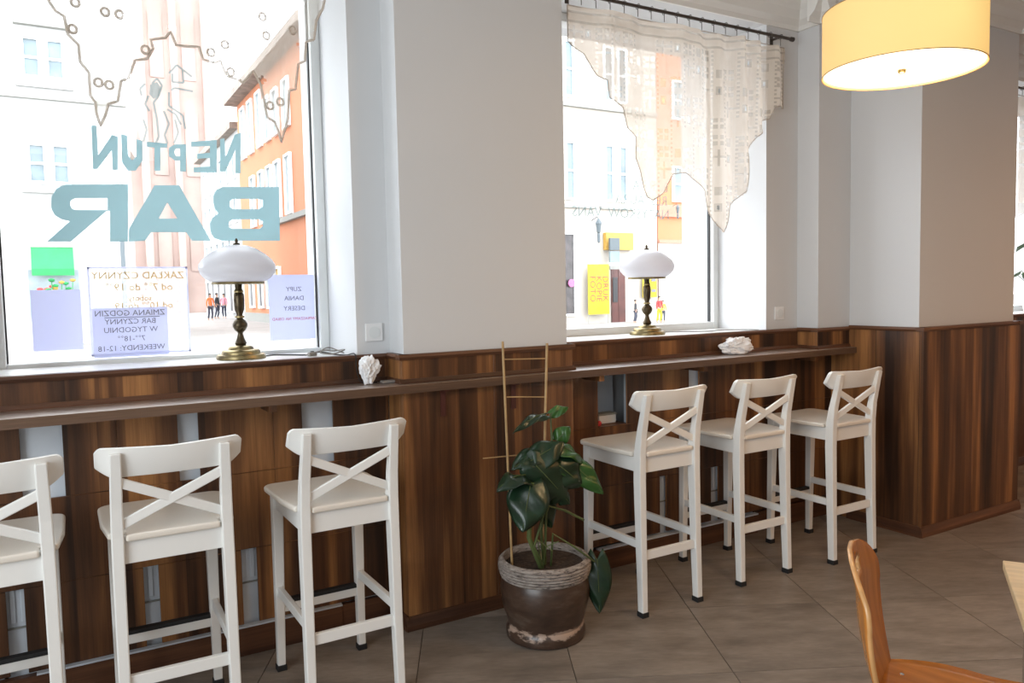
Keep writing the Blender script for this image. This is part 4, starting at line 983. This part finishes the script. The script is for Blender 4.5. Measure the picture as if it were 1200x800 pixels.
ps = empty('round_sign', (18.95, Y2-.12, 1.75), 0, 'round pink sign in the dark shop window', 'sign'); MB().lathe([(.01, 0), (.17, 0), (.17, .03), (.01, .03)], 20).build('disc', M['pink'], ps, rot=(math.radians(90), 0, 0))
def lantern(loc, label, s_=1.0):
    r_ = empty('wall_lantern', loc, 0, label, 'lantern'); r_.scale = (s_,)*3
    MB().lathe([(.02, 0), (.09, .05), (.14, .42), (.10, .50)], 6).build('glass', M['lantern'], r_); MB().lathe([(.17, .42), (.10, .55), (.02, .66)], 6).build('hood', M['lantern'], r_)
    MB().tube([(0, 0, .65), (0, .1, .72), (0, .5, .60)], .02, 6).build('arm', M['lantern'], r_); MB().lathe([(.02, -.4), (.06, -.35), (.07, -.05), (.05, .02)], 8).build('stem', M['lantern'], r_)
lantern((20.15, Y2-.5, 3.85), 'dark iron lantern on the cream house', 1.0); lantern((24.66, Y2-.5, 4.85), 'small iron lantern on the salmon house', .62)
h5 = house('salmon and orange townhouse right of the cream one', 23.9, 25.95, Y2, Y2+10, 15.5, 'orange_wall')
fwin(h5, .95, 1.62, 5.55, 7.0); fwin(h5, .95, 1.62, 9.3, 10.9); fwin(h5, .95, 1.62, 12.6, 14.2)
MB().box(0, 2.05, -.12, 0, 4.75, 5.3).build('band', M['pink_wall'], h5); MB().box(0, 2.05, -.10, 0, 3.55, 3.7).build('band', M['pink_wall'], h5); MB().box(0, 2.05, -.03, 0, 0, 3.55).build('ground_floor', M['cream_wall'], h5)
h6 = house('pale blue townhouse with shop window at the far right of the right pane', 26.0, 36, Y2, Y2+10, 15, 'blue_wall')
fwin(h6, -1.0+.35, .55, .4, 2.95, 'curtain_pane', False) if False else None
MB().box(.1, 3.0, -.05, 0, .45, 2.9).build('shop_window', M['curtain_pane'], h6); MB().box(.1, 3.0, -.08, -.05, 3.0, 3.25).build('fascia', M['grey_trim'], h6)
for x_ in (1.2, 3.2, 5.4): 
    for z0 in (5.6, 9.3): fwin(h6, x_, x_+.9, z0, z0+1.6)
def lamppost(loc, label):
    r_ = empty('street_lamp', loc, 0, label, 'street lamp')
    MB().lathe([(.01, 0), (.14, 0), (.13, .3), (.06, .5), (.05, 3.6), (.03, 3.7)], 10).build('post', M['lantern'], r_, smooth=True); MB().lathe([(.03, 3.7), (.12, 3.8), (.18, 4.2), (.02, 4.4)], 6).build('lantern', M['far_pane'], r_)
lamppost((at(144, 300, 21.5).x, 21.5, -.02), 'black iron street lamp in front of the white house')
# passers-by
def person(loc, rz, h, top, leg, label, arm=.25):
    r_ = empty('person', loc, rz, label, 'person'); k = h/1.75
    def skin(name, verts, edges, mt, root=0):
        me = bpy.data.meshes.new(name); me.from_pydata([Vector(v[:3])*k for v in verts], edges, []); me.materials.append(M[mt])
        o = bpy.data.objects.new(name, me); C.objects.link(o); o.parent = r_
        s_ = o.modifiers.new('skin', 'SKIN'); s_.use_smooth_shade = True
        for i, v in enumerate(verts): me.skin_vertices[0].data[i].radius = (v[3]*k, v[4]*k if len(v) > 4 else v[3]*k); me.skin_vertices[0].data[i].use_root = (i == root)
        u = o.modifiers.new('sub', 'SUBSURF'); u.levels = 1; u.render_levels = 1
        return o
    V = [(0, 0, .95, .13, .10), (0, 0, 1.2, .13, .09), (0, 0, 1.42, .10, .08), (0, 0, 1.50, .05), (0, -.01, 1.60, .085, .09), (0, -.01, 1.70, .075, .08),
         (.17, 0, 1.40, .05), (.22, -.02, 1.13, .04), (.22, -.12, .90, .032), (.22, -.15, .82, .035, .02), (-.17, 0, 1.40, .05), (-.22, .02, 1.13, .04), (-.23, -.04, .88, .032), (-.23, -.06, .80, .035, .02),
         (.09, 0, .88, .085), (.10, -.06, .50, .06), (.10, .04, .09, .04), (.10, -.09, .04, .04, .03), (-.09, 0, .88, .085), (-.10, .02, .50, .06), (-.10, .14, .10, .04), (-.10, .04, .04, .04, .03)]
    E_ = [(0, 1), (1, 2), (2, 3), (3, 4), (4, 5), (2, 6), (6, 7), (7, 8), (8, 9), (2, 10), (10, 11), (11, 12), (12, 13), (0, 14), (14, 15), (15, 16), (16, 17), (0, 18), (18, 19), (19, 20), (20, 21)]
    skin('body', V, E_, 'skin')
    g_ = .014
    T = [(0, 0, .90, .15, .12), (0, 0, 1.2, .145, .105), (0, 0, 1.43, .11, .09), (.17, 0, 1.41, .062), (.225, -.02, 1.13, .052), (.225, -.10, .94, .045), (-.17, 0, 1.41, .062), (-.225, .02, 1.13, .052), (-.235, -.03, .92, .045)]
    skin('jacket', T, [(0, 1), (1, 2), (2, 3), (3, 4), (4, 5), (2, 6), (6, 7), (7, 8)], top)
    Lg = [(0, 0, .93, .14, .11), (.09, 0, .86, .098), (.10, -.06, .50, .072), (.10, .035, .13, .055), (-.09, 0, .86, .098), (-.10, .02, .50, .072), (-.10, .13, .14, .055)]
    skin('trousers', Lg, [(0, 1), (1, 2), (2, 3), (0, 4), (4, 5), (5, 6)], leg)
    MB().lathe([(.001, 1.60*k), (.085*k, 1.62*k), (.092*k, 1.68*k), (.07*k, 1.745*k), (.001, 1.765*k)], 12).build('hair', M['hair'], r_, smooth=True, loc=(0, .02*k, 0))
    return r_
person((8.15, 51.5, -.02), .3, 1.72, 'jacket_orange', 'trousers', 'passer-by in an orange jacket walking in the side street')
person((9.05, 54.5, -.02), 1.0, 1.75, 'coat_black', 'trousers', 'dark-clothed passer-by behind the brass lamp stem, left one of a pair')
person((9.6, 55.2, -.02), -.5, 1.7, 'top_pink', 'trousers', 'passer-by in a dull pink top behind the brass lamp stem')
person((21.15, 25.8, -.02), .8, 1.02, 'coat_black', 'trousers', 'small child in black beyond the right lamp')
person((21.95, 25.2, -.02), 0, 1.15, 'top_red', 'yellow_green', 'child in a red top and yellow trousers right of the right lamp')
person((22.5, 25.6, -.02), -.6, .95, 'yellow_green', 'trousers', 'small child in a yellow top at the far right of the group')
